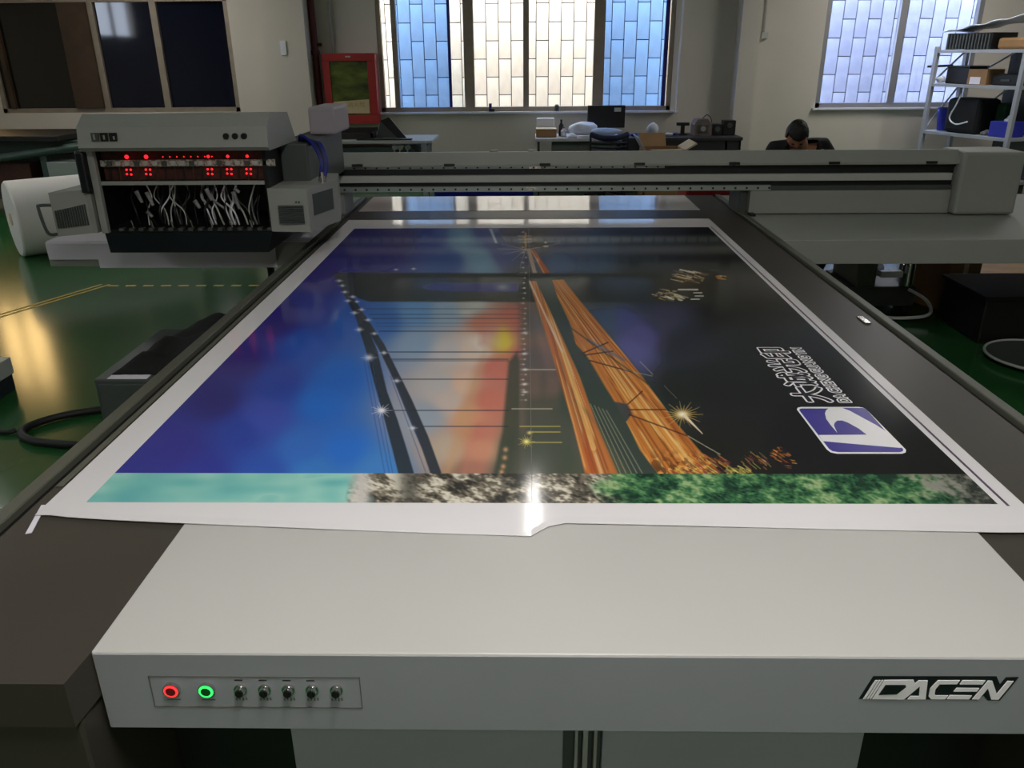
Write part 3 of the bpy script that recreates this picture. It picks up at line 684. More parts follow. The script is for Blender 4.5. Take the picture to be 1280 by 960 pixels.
# hanger lines
for y, x0, a in ((386, 455, .3), (393, 462, .35), (398, 465, .45), (404, 470, .25), (414, 474, .6), (440, 480, .65), (449, 485, .65), (451, 485, .4), (474, 498, .65), (513, 488, .7), (533, 528, .7), (408, 470, .2)):
    line(x0, y, 655 if y < 445 else 635, y, (40, 40, 52), 1.3, a)
for y, x0, x1 in ((533, 650, 700), (540, 662, 700), (553, 662, 702), (462, 656, 694), (511, 640, 690)): line(x0, y, x1, y, (205, 190, 90) if y > 520 else (205, 190, 170), 1.4, .8)
# suspension cables
poly([(421, 350), (431, 352), (452, 390), (472, 440), (484, 490), (497, 525), (508, 560), (520, 600), (500, 600), (490, 560), (478, 515), (468, 480), (458, 440), (444, 395)], (38, 46, 58), .95)
poly([(438, 368), (450, 385), (480, 430), (500, 470), (515, 500), (535, 545), (555, 600), (541, 600), (527, 560), (508, 515), (492, 475), (474, 437), (445, 387)], (42, 48, 58), .95)
for a in ((455, 450, 482, 598), (459, 450, 488, 598), (463, 440, 492, 598), (488, 470, 535, 598), (492, 470, 528, 560)): line(*a, (40, 60, 130), 1, .55)
for x, y, s in ((424, 351, 1), (428, 357, 1), (431, 365, 1), (441, 371, 1), (446, 377, .8), (452, 387, 1), (435, 376, 1), (460, 400, 1), (443, 391, 1.2), (468, 417, 1), (449, 412, 1.3), (480, 441, 1.1), (461, 447, 2), (496, 476, 1.2), (516, 535, 1.2), (495, 337, .7), (517, 336, .7)):
    blob(x, y, 2.6*s, 1.8*s, (235, 232, 245), .95); line(x-5*s, y, x+5*s, y, (210, 210, 235), .8, .5)
star(477, 513, 14, 10, 14, (235, 230, 250), (255, 255, 255))
# light chain at the road edge, fan of rays at the far end
for i, y in enumerate(np.linspace(290, 500, 34)): blob(655+rs.uniform(-1.5, 2.5), y, 1.6, 1.1, (215, 205, 185), .8); line(650, y, 654, y, (220, 210, 190), .6, .4)
line(657, 292, 657, 312, (200, 160, 100), 3, .8)
for yy in (295, 299, 303): line(648, yy, 664, yy, (220, 180, 110), .9, .7)
for a in ((627, 305), (622, 311), (628, 318), (640, 326), (650, 334), (700, 305)): line(657, 312, *a, (205, 190, 190), .9, .7, .3)
for a, c_ in (((682, 303), 1), ((684, 308), 1), ((681, 308), 1)): blob(*a, 2, 1.3, (235, 225, 205), .9)
line(685, 302, 700, 302, (210, 140, 100), .9, .7)
for y in (416, 442, 462, 480, 490): blob(656, y, 3.5, 1.5, (240, 235, 225), .9)
for x, y in ((632, 562), (631, 572), (629, 583), (627, 590)): blob(x, y, 3, 3, (235, 170, 120), .8)
star(658, 552, 11, 9, 14, (225, 205, 80), (255, 250, 190)); blob(662, 541, 3, 2, (240, 220, 130))
star(853, 518, 26, 17, 22, (225, 185, 95), (255, 252, 235)); line(856, 520, 878, 542, (245, 225, 190), 4, .95, 1)
# city lights
def lights(x, y, rx, ry, n, cols, seed, w=1.3, ln=5, sl=.15):
    r_ = np.random.default_rng(seed)
    for _ in range(n):
        a = r_.uniform(0, 2*PI); q = math.sqrt(r_.random()); px_, py_ = x+rx*q*math.cos(a), y+ry*q*math.sin(a); l = r_.uniform(1, ln)
        line(px_-l, py_-l*sl, px_+l, py_+l*sl, cols[r_.integers(len(cols))], r_.uniform(.5, w), r_.uniform(.5, .95))
wc = [(235, 225, 195), (200, 170, 120), (150, 110, 70), (215, 190, 150)]
blob(862, 352, 40, 20, (74, 56, 34), .55)
lights(862, 346, 24, 8, 46, wc, 21, 1.5, 7, .25); lights(835, 369, 18, 7, 42, wc+[(160, 160, 70)], 22, 1.8, 5, .25); lights(845, 372, 12, 4, 20, [(240, 232, 210)], 29, 1.8, 4, .3)
line(850, 337, 868, 341, (240, 232, 210), 1.8, .9); line(848, 362, 872, 362, (235, 230, 215), 2, .9)
for x, y in ((872, 366), (874, 370), (869, 374)): line(x-5, y, x+5, y, (230, 228, 218), 1.5, .9)
lights(903, 347, 7, 3, 12, [(220, 140, 40), (240, 200, 90)], 23, 1.5, 3); line(886, 338, 900, 338, (120, 110, 90), 1.2, .7)
oc = [(190, 92, 40), (225, 160, 60), (120, 46, 60), (200, 190, 80), (96, 50, 30), (150, 60, 40)]
lights(885, 583, 30, 15, 130, oc, 24, 1.7, 6, .7); lights(868, 592, 26, 7, 60, oc, 30, 1.8, 6, .5); lights(925, 591, 16, 7, 50, [(210, 200, 70), (170, 160, 60), (240, 220, 120), (120, 90, 40)], 25, 1.7, 4, .5); lights(945, 578, 18, 10, 30, oc, 26, 1.3, 5, .8); lights(976, 568, 11, 9, 34, [(190, 92, 30), (120, 60, 26), (226, 140, 60)], 27, 1.4, 4, .5); lights(985, 580, 10, 6, 14, oc, 28, 1, 3)
line(160, 596.5, 1200, 596.5, (24, 26, 44), 1.2, .6)
# near strip from another picture: sea, rocks, bushes
st = Y < PYM
def pnoise(a, b_, seed):
    g = np.random.default_rng(seed).random((256, 256)); ai = np.floor(a).astype(int); bi = np.floor(b_).astype(int); fa = a-ai; fb = b_-bi
    fa = fa*fa*(3-2*fa); fb = fb*fb*(3-2*fb); ai %= 255; bi %= 255
    return (g[ai, bi]*(1-fa)+g[ai+1, bi]*fa)*(1-fb)+(g[ai, bi+1]*(1-fa)+g[ai+1, bi+1]*fa)*fb
nA = pnoise(U/26, V/16, 31); nB = pnoise((U-1.2*V)/9, (V+.2*U)/7, 32); nC = pnoise((U-1.5*V)/3.5, (V+.25*U)/2.4, 33); nf = nA*.38+nB*.37+nC*.25
def ramp(v, cols):
    v = np.clip(v, 0, .999)*(len(cols)-1); i = v.astype(int); f_ = (v-i)[..., None]; cc = np.array(cols, float); return cc[i]*(1-f_)+cc[np.minimum(i+1, len(cols)-1)]*f_
sea = ramp(pnoise((U+V)/60, V/9, 34)*.7+nA*.3, [(90, 172, 176), (120, 196, 190), (150, 212, 200), (104, 186, 186)])
rock = ramp((nf-.3)*2.4, [(46, 44, 40), (86, 80, 70), (120, 112, 98), (200, 192, 172), (226, 220, 205)])
bush = ramp((nf-.28)*2.2, [(18, 46, 34), (34, 76, 48), (56, 108, 66), (96, 140, 86), (150, 176, 124)])
rk2 = ramp((nf-.3)*2.2, [(40, 44, 40), (80, 84, 76), (120, 122, 110), (140, 140, 130)])
def sm(a, b_, w): return np.clip((U-a)/w, 0, 1)[..., None] if b_ else None
k1 = np.clip((U-435+(nA-.5)*30)/22, 0, 1)[..., None]; k2 = np.clip((U-735+(nA-.5)*60)/40, 0, 1)[..., None]; k3 = np.clip((U-1130+(nB-.5)*60-(V-600)*1.2)/50, 0, 1)[..., None]
sand = np.clip(1-np.abs(U-452)/18, 0, 1)[..., None]
T = sea*(1-k1)+rock*k1; T = T*(1-sand)+np.array([205, 200, 196])*sand; T = T*(1-k2)+bush*k2; T = T*(1-k3)+rk2*k3
dk = np.exp(-((U-512)/14)**2)[..., None]; T = T*(1-dk*.75)+np.array([60, 58, 52])*dk*.75
IM = np.where(st[..., None], T, IM)
L = np.clip(IM*.93+16, 0, 255)/255  # lifted darks put flare haze into the picture colours
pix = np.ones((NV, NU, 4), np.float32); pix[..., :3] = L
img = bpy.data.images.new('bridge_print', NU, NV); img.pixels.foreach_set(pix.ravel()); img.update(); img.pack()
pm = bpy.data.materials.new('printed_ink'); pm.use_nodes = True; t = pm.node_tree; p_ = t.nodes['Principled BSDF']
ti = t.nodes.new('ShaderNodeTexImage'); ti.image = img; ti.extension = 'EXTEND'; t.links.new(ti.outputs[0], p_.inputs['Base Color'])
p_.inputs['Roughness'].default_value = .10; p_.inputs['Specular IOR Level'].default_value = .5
me = bpy.data.meshes.new('printed_picture')
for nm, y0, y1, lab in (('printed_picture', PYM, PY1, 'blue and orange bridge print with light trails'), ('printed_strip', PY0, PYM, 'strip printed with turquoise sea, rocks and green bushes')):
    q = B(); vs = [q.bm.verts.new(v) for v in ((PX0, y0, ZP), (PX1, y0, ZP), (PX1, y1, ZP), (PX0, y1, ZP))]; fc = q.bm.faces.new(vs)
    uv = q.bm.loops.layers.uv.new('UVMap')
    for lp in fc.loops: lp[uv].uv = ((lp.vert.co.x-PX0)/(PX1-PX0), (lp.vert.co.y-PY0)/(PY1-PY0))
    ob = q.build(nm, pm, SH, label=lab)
# white gap line between image and strip is none; emblem and lettering printed on top
E8 = lambda p: at(980+p[0]/7.53, 490+p[1]/7.53, ZP).to_2d()
EM = B().prism([E8(p) for p in [(120, 165), (130, 148), (158, 142), (700, 142), (745, 148), (775, 165), (1148, 545), (1145, 570), (1110, 582), (500, 582), (440, 570), (400, 540)]], ZP+.0002, ZP+.0006).build('emblem', M['inkwhite'], SH, label='white-edged violet square emblem')
B().prism([E8(p) for p in [(142, 172), (150, 160), (170, 157), (700, 157), (740, 163), (762, 177), (1122, 542), (1118, 560), (1090, 568), (510, 568), (455, 558), (422, 535)]], ZP+.0006, ZP+.0009).build('emblem_field', M['inkpurple'], EM)
B().prism([E8(p) for p in [(385, 205), (395, 175), (425, 152), (545, 152), (620, 180), (720, 235), (860, 310), (930, 355), (965, 380), (1108, 527), (1090, 529), (700, 495), (368, 465), (326, 408), (780, 405), (700, 345), (600, 290), (545, 270), (500, 272), (475, 295), (470, 320), (500, 385), (440, 315), (397, 255)]], ZP+.0009, ZP+.0012).build('emblem_swoosh', M['inkwhite'], EM)
B().prism([E8(p) for p in [(545, 152), (620, 180), (720, 235), (860, 310), (930, 355), (990, 410), (775, 165), (745, 152)]], ZP+.0009, ZP+.0010).build('emblem_corner', M['inkpurple'], EM)
CH, EN = '大诚光印', 'DA CHENG GUANG YIN'
stamp_text('lettering_outline', CH, M['inkwhite'], SH, (.835, .938, 2.270, 2.757), ZP+.0002, .0085, 16)
stamp_text('lettering_outline', EN, M['inkwhite'], SH, (.960, .994, 2.268, 2.759), ZP+.0002, .0052, 14)
stamp_text('lettering', CH, M['inkdark'], SH, (.835, .938, 2.270, 2.757), ZP+.0007, .0025, 8)
fit_text('lettering', EN, M['inkdark'], SH, (.960, .994, 2.268, 2.759), ZP+.0007)

# ================================================================== THINGS ON THE LEFT
# jumbo paper roll lying on the floor
th = math.radians(40); ca = Vector((-4.95, 7.65, .36)); ax = Vector((math.cos(th), math.sin(th), 0))
rl = B(); q = ax.to_track_quat('Z', 'Y')
prof = [(.055, .0), (.06, -.002), (.31, .0), (.345, .004), (.36, .02), (.36, 1.6), (.345, 1.61), (.06, 1.61), (.055, 1.6), (.055, .0)]
rings = [[rl.bm.verts.new(ca+q@Vector((r*math.cos(2*PI*k/40), r*math.sin(2*PI*k/40), z))) for k in range(40)] for r, z in prof]
for i in range(len(rings)-1):
    for k in range(40): rl.bm.faces.new((rings[i][k], rings[i][(k+1) % 40], rings[i+1][(k+1) % 40], rings[i+1][k]))
R_ = thing('paper_roll', (-4.2, 8.2, 0), 'huge white paper roll lying on the green floor behind the left wing', 'paper roll')
rl.build('paper', M['roll'], R_, smooth_=True)
cb = B().cyl(ca-ax*.01, ca+ax*1.62, .057, seg=24); cb.build('core_tube', M['cardlight'], R_, smooth_=True)
# workbench machine by the left wall windows
T = thing('cutting_machine', (-6.2, 10.3, 0), 'long grey green cutting machine with a dark lid under the dark windows', 'machine')
B().box(-7.6, -5.6, 9.9, 10.9, .86, .93, .01).build('lid', M['black'], T)
B().box(-8.0, -4.9, 10.2, 11.0, .70, .85, .01).build('table_top', M['greenglass'], T)
B().box(-7.8, -5.1, 10.3, 10.9, .12, .70).build('body', M['greydark'], T)
B().tube([(-7.5, 10.0, .72), (-6.6, 9.95, .66), (-5.7, 10.0, .76), (-5.0, 10.1, .84)], .05).build('feed_bar', M['greenglass'], T, smooth_='all')
for x in (-7.5, -6.7, -5.9, -5.2): B().box(x-.04, x+.04, 10.0, 10.08, 0, .70).build('leg', M['greenglass'], T)
B().box(-6.6, -6.1, 10.02, 10.3, .28, .6, .01).build('control_box', M['pcbred'], T)
B().box(-5.85, -5.45, 9.96, 10.3, .25, .62, .01).build('side_panel', M['alubar'], T)
# low computer cabinet with cloth
C1 = thing('low_cabinet', (-1.7, 3.75, 0), 'low dark grey cabinet on the floor beside the left side of the printer', 'cabinet')
B().box(-1.96, -1.36, 3.33, 4.05, .02, .45, .008).build('cabinet_body', M['greydark'], C1)
B().box(-1.94, -1.38, 3.318, 3.33, .05, .43, .003).build('door', M['greydark'], C1)
B().box(-1.78, -1.76, 3.30, 3.318, .2, .30).build('handle', M['chrome'], C1)
for x in (-1.92, -1.4):
    for y in (3.37, 4.0): B().cyl((x, y, 0), (x, y, .02), .02).build('foot', M['black'], C1)
box('paper_note', M['mattepaper'], -1.9, -1.72, 3.335, 3.40, .4501, .452, C1)
cl = B(); gx, gy = 22, 26; rr = random.Random(4); vv = []
for i in range(gx+1):
    for j in range(gy+1):
        s, t2 = i/gx, j/gy; w_ = .56*(1-.15*t2)
        x = -1.9+s*w_+.10*t2+.012*math.sin(9*t2+5*s); y = 3.38+t2*.80
        e = min(s, 1-s, t2, 1-t2)*6; z = .455+.055*min(1, e)+.022*math.sin(s*11+t2*4)*min(1, e)+.018*math.sin(t2*17+s*3)*min(1, e)+rr.random()*.006
        if y > 4.05: z = .455+.05*min(1, e)
        vv.append(cl.bm.verts.new((x, min(y, 4.04+(y-4.04)*.5), z)))
for i in range(gx):
    for j in range(gy):
        a = i*(gy+1)+j; cl.bm.faces.new((vv[a], vv[a+gy+1], vv[a+gy+2], vv[a+1]))
o = cl.build('folded_cloth', M['cloth'], smooth_='all'); tag(o, 'crumpled black cloth lying on the low grey cabinet', 'cloth')
md = o.modifiers.new('thick', 'SOLIDIFY'); md.thickness = .012; md.offset = -1
tag(B().tube([(-1.985, 3.95, .03), (-2.25, 3.97, .022), (-2.5, 3.86, .022), (-2.60, 3.70, .022), (-2.48, 3.57, .022), (-2.2, 3.52, .022), (-1.985, 3.52, .03)], .021).build('black_hose', M['blackrub'], smooth_='all'), 'thick black hose looped on the green floor left of the printer', 'hose')
tag(B().tube([(-3.1, 3.86, .015), (-2.9, 3.78, .015), (-2.75, 3.70, .015), (-2.67, 3.68, .015), (-2.64, 3.70, .02)], .014).build('black_cable', M['blackrub'], smooth_='all'), 'thin black cable running to the looped hose from the left', 'cable')
t = thing('floor_unit', (-3.15, 4.0, 0), 'black boxed unit with a pale side at the left edge of the view', 'box')
B().box(-3.5, -3.0, 3.85, 4.3, .0, .10, .005).build('unit_body', M['black'], t); B().box(-3.5, -2.985, 4.0, 4.3, .10, .20, .005).build('unit_top', M['greylite'], t)
# hazard tape on the floor
TP = thing('floor_tape', (-2.8, 6.5, 0), 'yellow dashed hazard tape line on the green floor behind the cabinet', 'floor tape')
d0 = None
for i in range(10):
    x = -3.55+i*.15
    if d0 is None: d0 = B().box(x, x+.085, 6.535, 6.575, 0, .0015).build('dash', M['yellow'], TP)
    else: dup_part(d0, TP, (i*.15, 0, 0))
TL = thing('floor_tape', (-3.8, 6.0, 0), 'yellow tape stripes running along the green floor to the left edge', 'floor tape')
for k_, off in enumerate((0, .07)):
    a = Vector((-3.56-off, 6.6, 0)); b_ = Vector((-4.15-off, 5.2, 0)); dd = (b_-a).normalized(); nn_ = Vector((dd.y, -dd.x, 0))*.015
    B().prism([(a+nn_).to_2d(), (b_+nn_).to_2d(), (b_-nn_).to_2d(), (a-nn_).to_2d()], 0, .0015).build('stripe', M['yellow'], TL)

# ================================================================== BEHIND THE GANTRY
# red fire cabinet
Fc = thing('fire_cabinet', (-2.44, 11.9, .9), 'red framed fire hose cabinet with a glass front on the back wall', 'fire cabinet')
B().box(-2.80, -2.07, 11.80, 12, .90, 1.82, .015).build('cabinet_box', M['red'], Fc)
fr = B(); fr.box(-2.80, -2.07, 11.77, 11.80, 1.72, 1.82, .004).box(-2.80, -2.07, 11.77, 11.80, .90, 1.02, .004).box(-2.80, -2.70, 11.77, 11.80, 1.02, 1.72, .004).box(-2.18, -2.07, 11.77, 11.80, 1.02, 1.72, .004)
dr = fr.build('door_frame', M['red'], Fc)
M['glass_reflect'] = mat('painted_green_reflection', (92, 104, 44), .12, var=.6, scale=4, rgb2=(34, 46, 30), stretch=(1, 1, 2.2))  # mottled green is a landscape reflection painted into the glass colour
B().box(-2.70, -2.18, 11.785, 11.80, 1.02, 1.72).build('reflecting_glass_panel', M['glass_reflect'], dr)
B().prism([(-2.685, 1.04), (-2.19, 1.04), (-2.19, 1.225), (-2.685, 1.195)], 11.781, 11.785, 'y').build('pale_label', M['cardlight'], dr)
M['gold'] = mat('gold_letters', (176, 150, 60), .5)
gm = text_mesh('letters', '消火栓', .085, M['gold'], dr, None, None); gm.materials.append(M['gold'])
for v in gm.vertices: v.co = Vector((-2.50+v.co.x, 11.779-(v.co.z > 0)*.001, 1.13+v.co.y))-WPOS[Fc.name]
go = bpy.data.objects.new('lettering', gm); COL.objects.link(go); go.parent = dr; WPOS[go.name] = WPOS[Fc.name]
B().box(-2.47, -2.40, 11.765, 11.775, 1.765, 1.785).build('latch', M['greylite'], dr)
tag(B().cyl((-2.90, 11.88, 0), (-2.90, 11.88, 3.6), .045).cyl((-2.90, 11.88, 1.93), (-2.80, 11.86, 1.93), .02).cyl((-2.9, 11.88, 1.8), (-2.9, 11.88, 1.86), .06).build('fire_pipe', M['redpipe'], smooth_=True), 'dark red vertical water pipe beside the fire cabinet', 'pipe')
tag(B().cyl((-2.67, 11.96, 1.82), (-2.67, 11.96, 3.6), .018).build('thin_pipe', M['greylite'], smooth_=True), 'thin grey pipe going up the wall above the fire cabinet', 'pipe')
tag(B().cyl((3.24, 11.975, 2.03), (3.22, 11.975, 3.6), .012).box(3.20, 3.29, 11.95, 12, 1.96, 2.04, .006).build('wall_conduit', M['greylite']), 'grey conduit ending in a small wall box left of the right window', 'conduit')
tag(B().tube([(2.10, 11.9, 3.4), (2.10, 11.9, 2.2), (2.085, 11.9, 1.10), (2.12, 11.88, 1.04)], .012).build('hanging_cable', M['white'], smooth_='all'), 'white cord hanging down the right side of the centre window', 'cord')
tag(B().box(-3.30, -3.22, 11.60, 11.62, 1.8, 1.98, .004).build('wall_box', M['white']), 'small white wall box on the column beside the dark windows', 'switch box')
wc_ = thing('window_clamp', (-.5, 11.96, 1.04), 'small black clamp on the sill under the left blue pane', 'clamp'); B().box(-.53, -.45, 11.94, 12.0, 1.04, 1.08, .004).build('base', M['black'], wc_); B().box(-.53, -.49, 11.95, 11.99, 1.08, 1.15, .004).build('post', M['bluecable'], wc_)
tag(B().lathe((.43, 11.97, 1.04), [(.02, 0), (.035, .01), (.03, .05), (.034, .07), (.02, .09)], 14).build('sill_cup', M['greydark'], smooth_=True), 'little dark cup standing on the sill above the white desk', 'cup')

# light table behind the gantry
LT = thing('light_table', (-1.75, 9.2, 0), 'long pale topped work table behind the left part of the gantry', 'table')
B().box(-2.42, -1.02, 9.0, 9.7, .905, .935, .004).build('table_top', M['greylite'], LT)
B().box(-2.40, -1.10, 9.06, 9.6, .70, .86).build('glass_tray', M['greenglass'], LT)
for x in (-2.36, -1.12):
    for y in (9.05, 9.62): B().box(x-.025, x+.025, y-.025, y+.025, 0, .905).build('leg', M['alubar'], LT)
for x in (-2.05, -1.42, -1.36, -1.28):
    B().box(x-.03, x+.03, 8.96, 9.03, .845, .885, .004).cyl((x, 8.97, .80), (x, 8.97, .85), .018).build('clamp', M['chrome'], LT)
B().prism([(-1.26, .90), (-1.20, .90), (-1.12, .80), (-1.18, .80)], 8.95, 9.0, 'y').build('strap', M['black'], LT)
t = thing('dark_tray', (-1.95, 9.3, .935), 'dark flat tray lying on the pale work table under the fire cabinet', 'tray')
B().box(-2.25, -1.70, 9.2, 9.6, .937, .95).box(-2.25, -1.70, 9.2, 9.22, .95, 1.0).box(-2.25, -1.70, 9.58, 9.6, .95, 1.03).box(-2.25, -2.23, 9.2, 9.6, .95, 1.0).box(-1.72, -1.70, 9.2, 9.6, .95, 1.0).build('tray_body', M['darkcarton'], t)
t = thing('leaning_panel', (-1.5, 9.4, .935), 'slanted black panel with a grey back leaning on the pale work table', 'panel')
B().prism([(-1.62, 1.12), (-1.52, 1.16), (-1.34, .937), (-1.44, .937)], 9.3, 9.33, 'y').build('black_panel', M['black'], t)
B().prism([(-1.68, .937), (-1.62, 1.12), (-1.44, .937)], 9.34, 9.5, 'y').build('grey_back', M['greydark'], t)
tag(B().box(-1.85, -1.25, 9.05, 9.15, .937, .948).build('black_ruler', M['black']), 'flat black strip lying along the front of the pale work table', 'strip')

# computer desk
D = thing('computer_desk', (1.5, 11.4, 0), 'long desk with a white left end and dark right end under the window', 'desk')
B().box(.12, 1.25, 11.0, 11.7, .72, .76, .004).build('desk_top', M['desktop'], D, label='white laminate desk top')
B().box(1.25, 2.84, 11.0, 11.7, .72, .76, .004).build('desk_top', M['desk'], D)
B().box(1.27, 2.82, 11.02, 11.05, .22, .72).build('front_panel', M['desk'], D); B().box(.34, 1.24, 11.3, 11.33, .30, .72).build('front_panel', M['grey'], D)
for x in (.15, 1.22, 1.28, 2.62, 2.8): B().box(x, x+.025, 11.02, 11.68, 0, .72).build('side_panel', M['desk'], D)
Mo = thing('monitor', (1.08, 11.5, .76), 'black computer monitor on the desk under the blue window pane', 'monitor')
B().box(.83, 1.34, 11.48, 11.53, .85, 1.14, .008).build('screen_back', M['black'], Mo); B().box(1.04, 1.12, 11.53, 11.56, .78, 1.0).build('stand', M['black'], Mo); B().box(.95, 1.21, 11.45, 11.62, .761, .78, .004).build('base', M['black'], Mo)
B().box(1.19, 1.28, 11.472, 11.482, 1.06, 1.11).build('sticker', M['greylite'], Mo)
# chair
Ch = thing('office_chair', (1.03, 10.55, 0), 'navy and black office chair with slatted back at the computer desk', 'chair')
B().tube([(.80, 10.42, .86), (.92, 10.36, .825), (1.03, 10.35, .82), (1.14, 10.36, .825), (1.26, 10.42, .86)], .035).build('top_rail', M['chairblue'], Ch, smooth_='all')
for z in (.76, .71, .66, .61): B().tube([(.81, 10.42, z), (1.03, 10.37, z-.01), (1.25, 10.42, z)], .012).build('back_slat', M['black'], Ch, smooth_='all')
for x in (.80, 1.26): B().tube([(x, 10.42, .86), (x, 10.43, .62), (x, 10.50, .46)], .014).build('back_post', M['black'], Ch, smooth_='all')
B().box(.80, 1.26, 10.46, 10.9, .43, .49, .02).build('seat', M['chairblue'], Ch)
B().cyl((1.03, 10.68, .1), (1.03, 10.68, .43), .03).build('gas_column', M['chrome'], Ch)
for k in range(5):
    an = 2*PI*k/5+.3; lx, ly = 1.03+.28*math.cos(an), 10.68+.28*math.sin(an)
    lg_ = B().tube([(1.03, 10.68, .12), (lx, ly, .07)], .02).build('leg', M['black'], Ch); B().cyl((lx-.02, ly, .03), (lx+.02, ly, .03), .03).build('castor', M['black'], lg_)
tag(B().crumple((.78, 10.95+.28, .86), (.17, .10, .10), .25, 3, 5).build('plastic_bag', M['bag'], smooth_='all'), 'full white plastic bag on the desk beside the monitor', 'bag')
tag(B().crumple((1.68, 11.3, .845), (.08, .06, .09), .5, 3, 9).build('plastic_bag', M['bag'], smooth_='all'), 'small clear white plastic bag standing on the middle of the dark desk', 'bag')
def bag_pillow():
    t = tag(B().crumple((1.05, 11.1, .83), (.22, .07, .05), .2, 3, 12).build('folded_fabric', mat('pale_blue_fabric', (170, 190, 225), .7, var=.1), smooth_='all'), 'pale blue folded fabric in front of the monitor', 'fabric')
bag_pillow()
cbx = thing('small_carton', (.25, 11.25, .76), 'low brown carton at the left end of the white desk', 'box')
B().box(.13, .40, 11.15, 11.45, .762, .86, .003).build('carton_body', M['cardboard'], cbx); B().box(.13, .40, 11.15, 11.45, .862, .868).build('carton_lid', M['cardlight'], cbx)
tag(B().box(.14, .38, 11.47, 11.6, .762, .98, .01).build('white_case', M['white']), 'bright white case standing behind the low brown carton', 'case')
def bottle(x, y, h, r, m, cap, label, z=.762):
    t = thing('bottle', (x, y, z), label, 'bottle')
    B().lathe((x, y, z), [(r*.9, 0), (r, .01), (r, h*.6), (r*.4, h*.8), (r*.35, h*.9)], 16).build('bottle_body', m, t, smooth_=True)
    B().cyl((x, y, z+h*.9), (x, y, z+h), r*.45).build('cap', cap, t)
bottle(.47, 11.35, .21, .035, M['darkcarton'], M['black'], 'dark slim bottle standing beside the low brown carton')
bottle(.50, 11.25, .12, .04, M['white'], M['red'], 'short white bottle with red cap on the white desk')
tag(B().crumple((.60, 11.08, .785), (.05, .04, .028), .5, 3, 15).build('crumpled_wrap', M['bag'], smooth_='all'), 'crumpled white wrapping beside the short white bottle', 'wrapping')
rr = random.Random(8)
for i, (x, m_, lb) in enumerate(((1.43, 'bluecable', 'navy cloth bundle right of the monitor'), (1.80, 'bluecable', 'small navy bundle right of the clear bag'), (1.90, 'white', 'small pale lump among navy bundles on the desk'), (2.0, 'bluecable', 'navy tangle left of the black bracket on the desk'))):
    tag(B().crumple((x, 11.15+.03*i, .785), (.042, .035, .022), .4, 3, 20+i).build('cloth_bundle', M[m_], smooth_='all'), lb, 'bundle')
t = thing('bracket_stand', (2.12, 11.4, .76), 'black t shaped bracket standing on the dark desk', 'bracket')
B().box(2.09, 2.14, 11.38, 11.42, .775, .88).build('post', M['black'], t); B().box(2.03, 2.20, 11.37, 11.43, .88, .92, .005).build('bar', M['black'], t); B().box(2.06, 2.17, 11.33, 11.47, .762, .775).build('foot', M['black'], t)
t = thing('brown_machine', (2.36, 11.4, .76), 'brown grey machine with a wire loop at the right of the desk', 'machine')
B().prism([(2.24, .762), (2.48, .762), (2.48, .90), (2.42, .97), (2.28, .97), (2.24, .90)], 11.25, 11.5, 'y').build('casing', mat('brown_grey_casing', (112, 98, 92), .6, var=.25, scale=12), t)
B().box(2.29, 2.43, 11.24, 11.25, .80, .90).build('front_panel', M['greydark'], t); B().cyl((2.36, 11.235, .85), (2.36, 11.24, .85), .035).build('dial', M['grey'], t)
B().tube([(2.36, 11.35, .97), (2.42, 11.35, 1.02), (2.47, 11.35, .98), (2.49, 11.35, .92)], .006).build('wire', M['black'], t, smooth_='all')
for a, b_, z, lb in ((2.50, 2.62, .9, 'black narrow speaker box beside the brown machine'), (2.64, 2.80, .95, 'black taller speaker box at the right end of the desk')):
    t = thing('speaker', ((a+b_)/2, 11.35, .76), lb, 'speaker'); B().box(a, b_, 11.28, 11.45, .762, z, .006).build('cabinet', M['black'], t); B().cyl(((a+b_)/2, 11.27, z-.06), ((a+b_)/2, 11.28, z-.06), .035).build('cone', M['greydark'], t)
# open carton in front of the desk
oc_ = thing('open_carton', (1.690, 10.35, 0), 'open pale cardboard carton with raised flaps in front of the desk', 'box')
cbm = B(); cbm.box(1.450, 1.950, 10.2, 10.22, 0, .69).box(1.450, 1.950, 10.68, 10.7, 0, .69).box(1.450, 1.470, 10.2, 10.7, 0, .69).box(1.930, 1.950, 10.2, 10.7, 0, .69).box(1.450, 1.950, 10.2, 10.7, 0, .02); cbm.build('carton_body', M['cardboard'], oc_)
B().prism([(10.70, .69), (10.71, .685), (10.84, .83), (10.83, .84)], 1.460, 1.790, 'x').build('flap', M['cardboard'], oc_)
B().prism([(1.930, .685), (1.950, .675), (2.090, .76), (2.075, .775)], 10.2, 10.7, 'y').build('flap', M['cardlight'], oc_)
B().prism([(10.20, .69), (10.21, .70), (10.02, .715), (10.02, .705)], 1.510, 1.890, 'x').build('flap', M['cardlight'], oc_)
B().prism([(1.450, .69), (1.465, .68), (1.370, .84), (1.360, .835)], 10.2, 10.7, 'y').build('flap', M['greylite'], oc_)
# things seen below the gantry beam
tag(B().box(-.75, .06, 6.6, 7.1, 0, .80, .02).build('blue_bin', M['blue']), 'blue plastic bin behind the far end of the printer bed', 'bin')
tag(B().box(1.28, 1.75, 6.55, 6.95, 0, .84, .02).build('red_crate', M['red']), 'red crate behind the far right corner of the printer bed', 'crate')

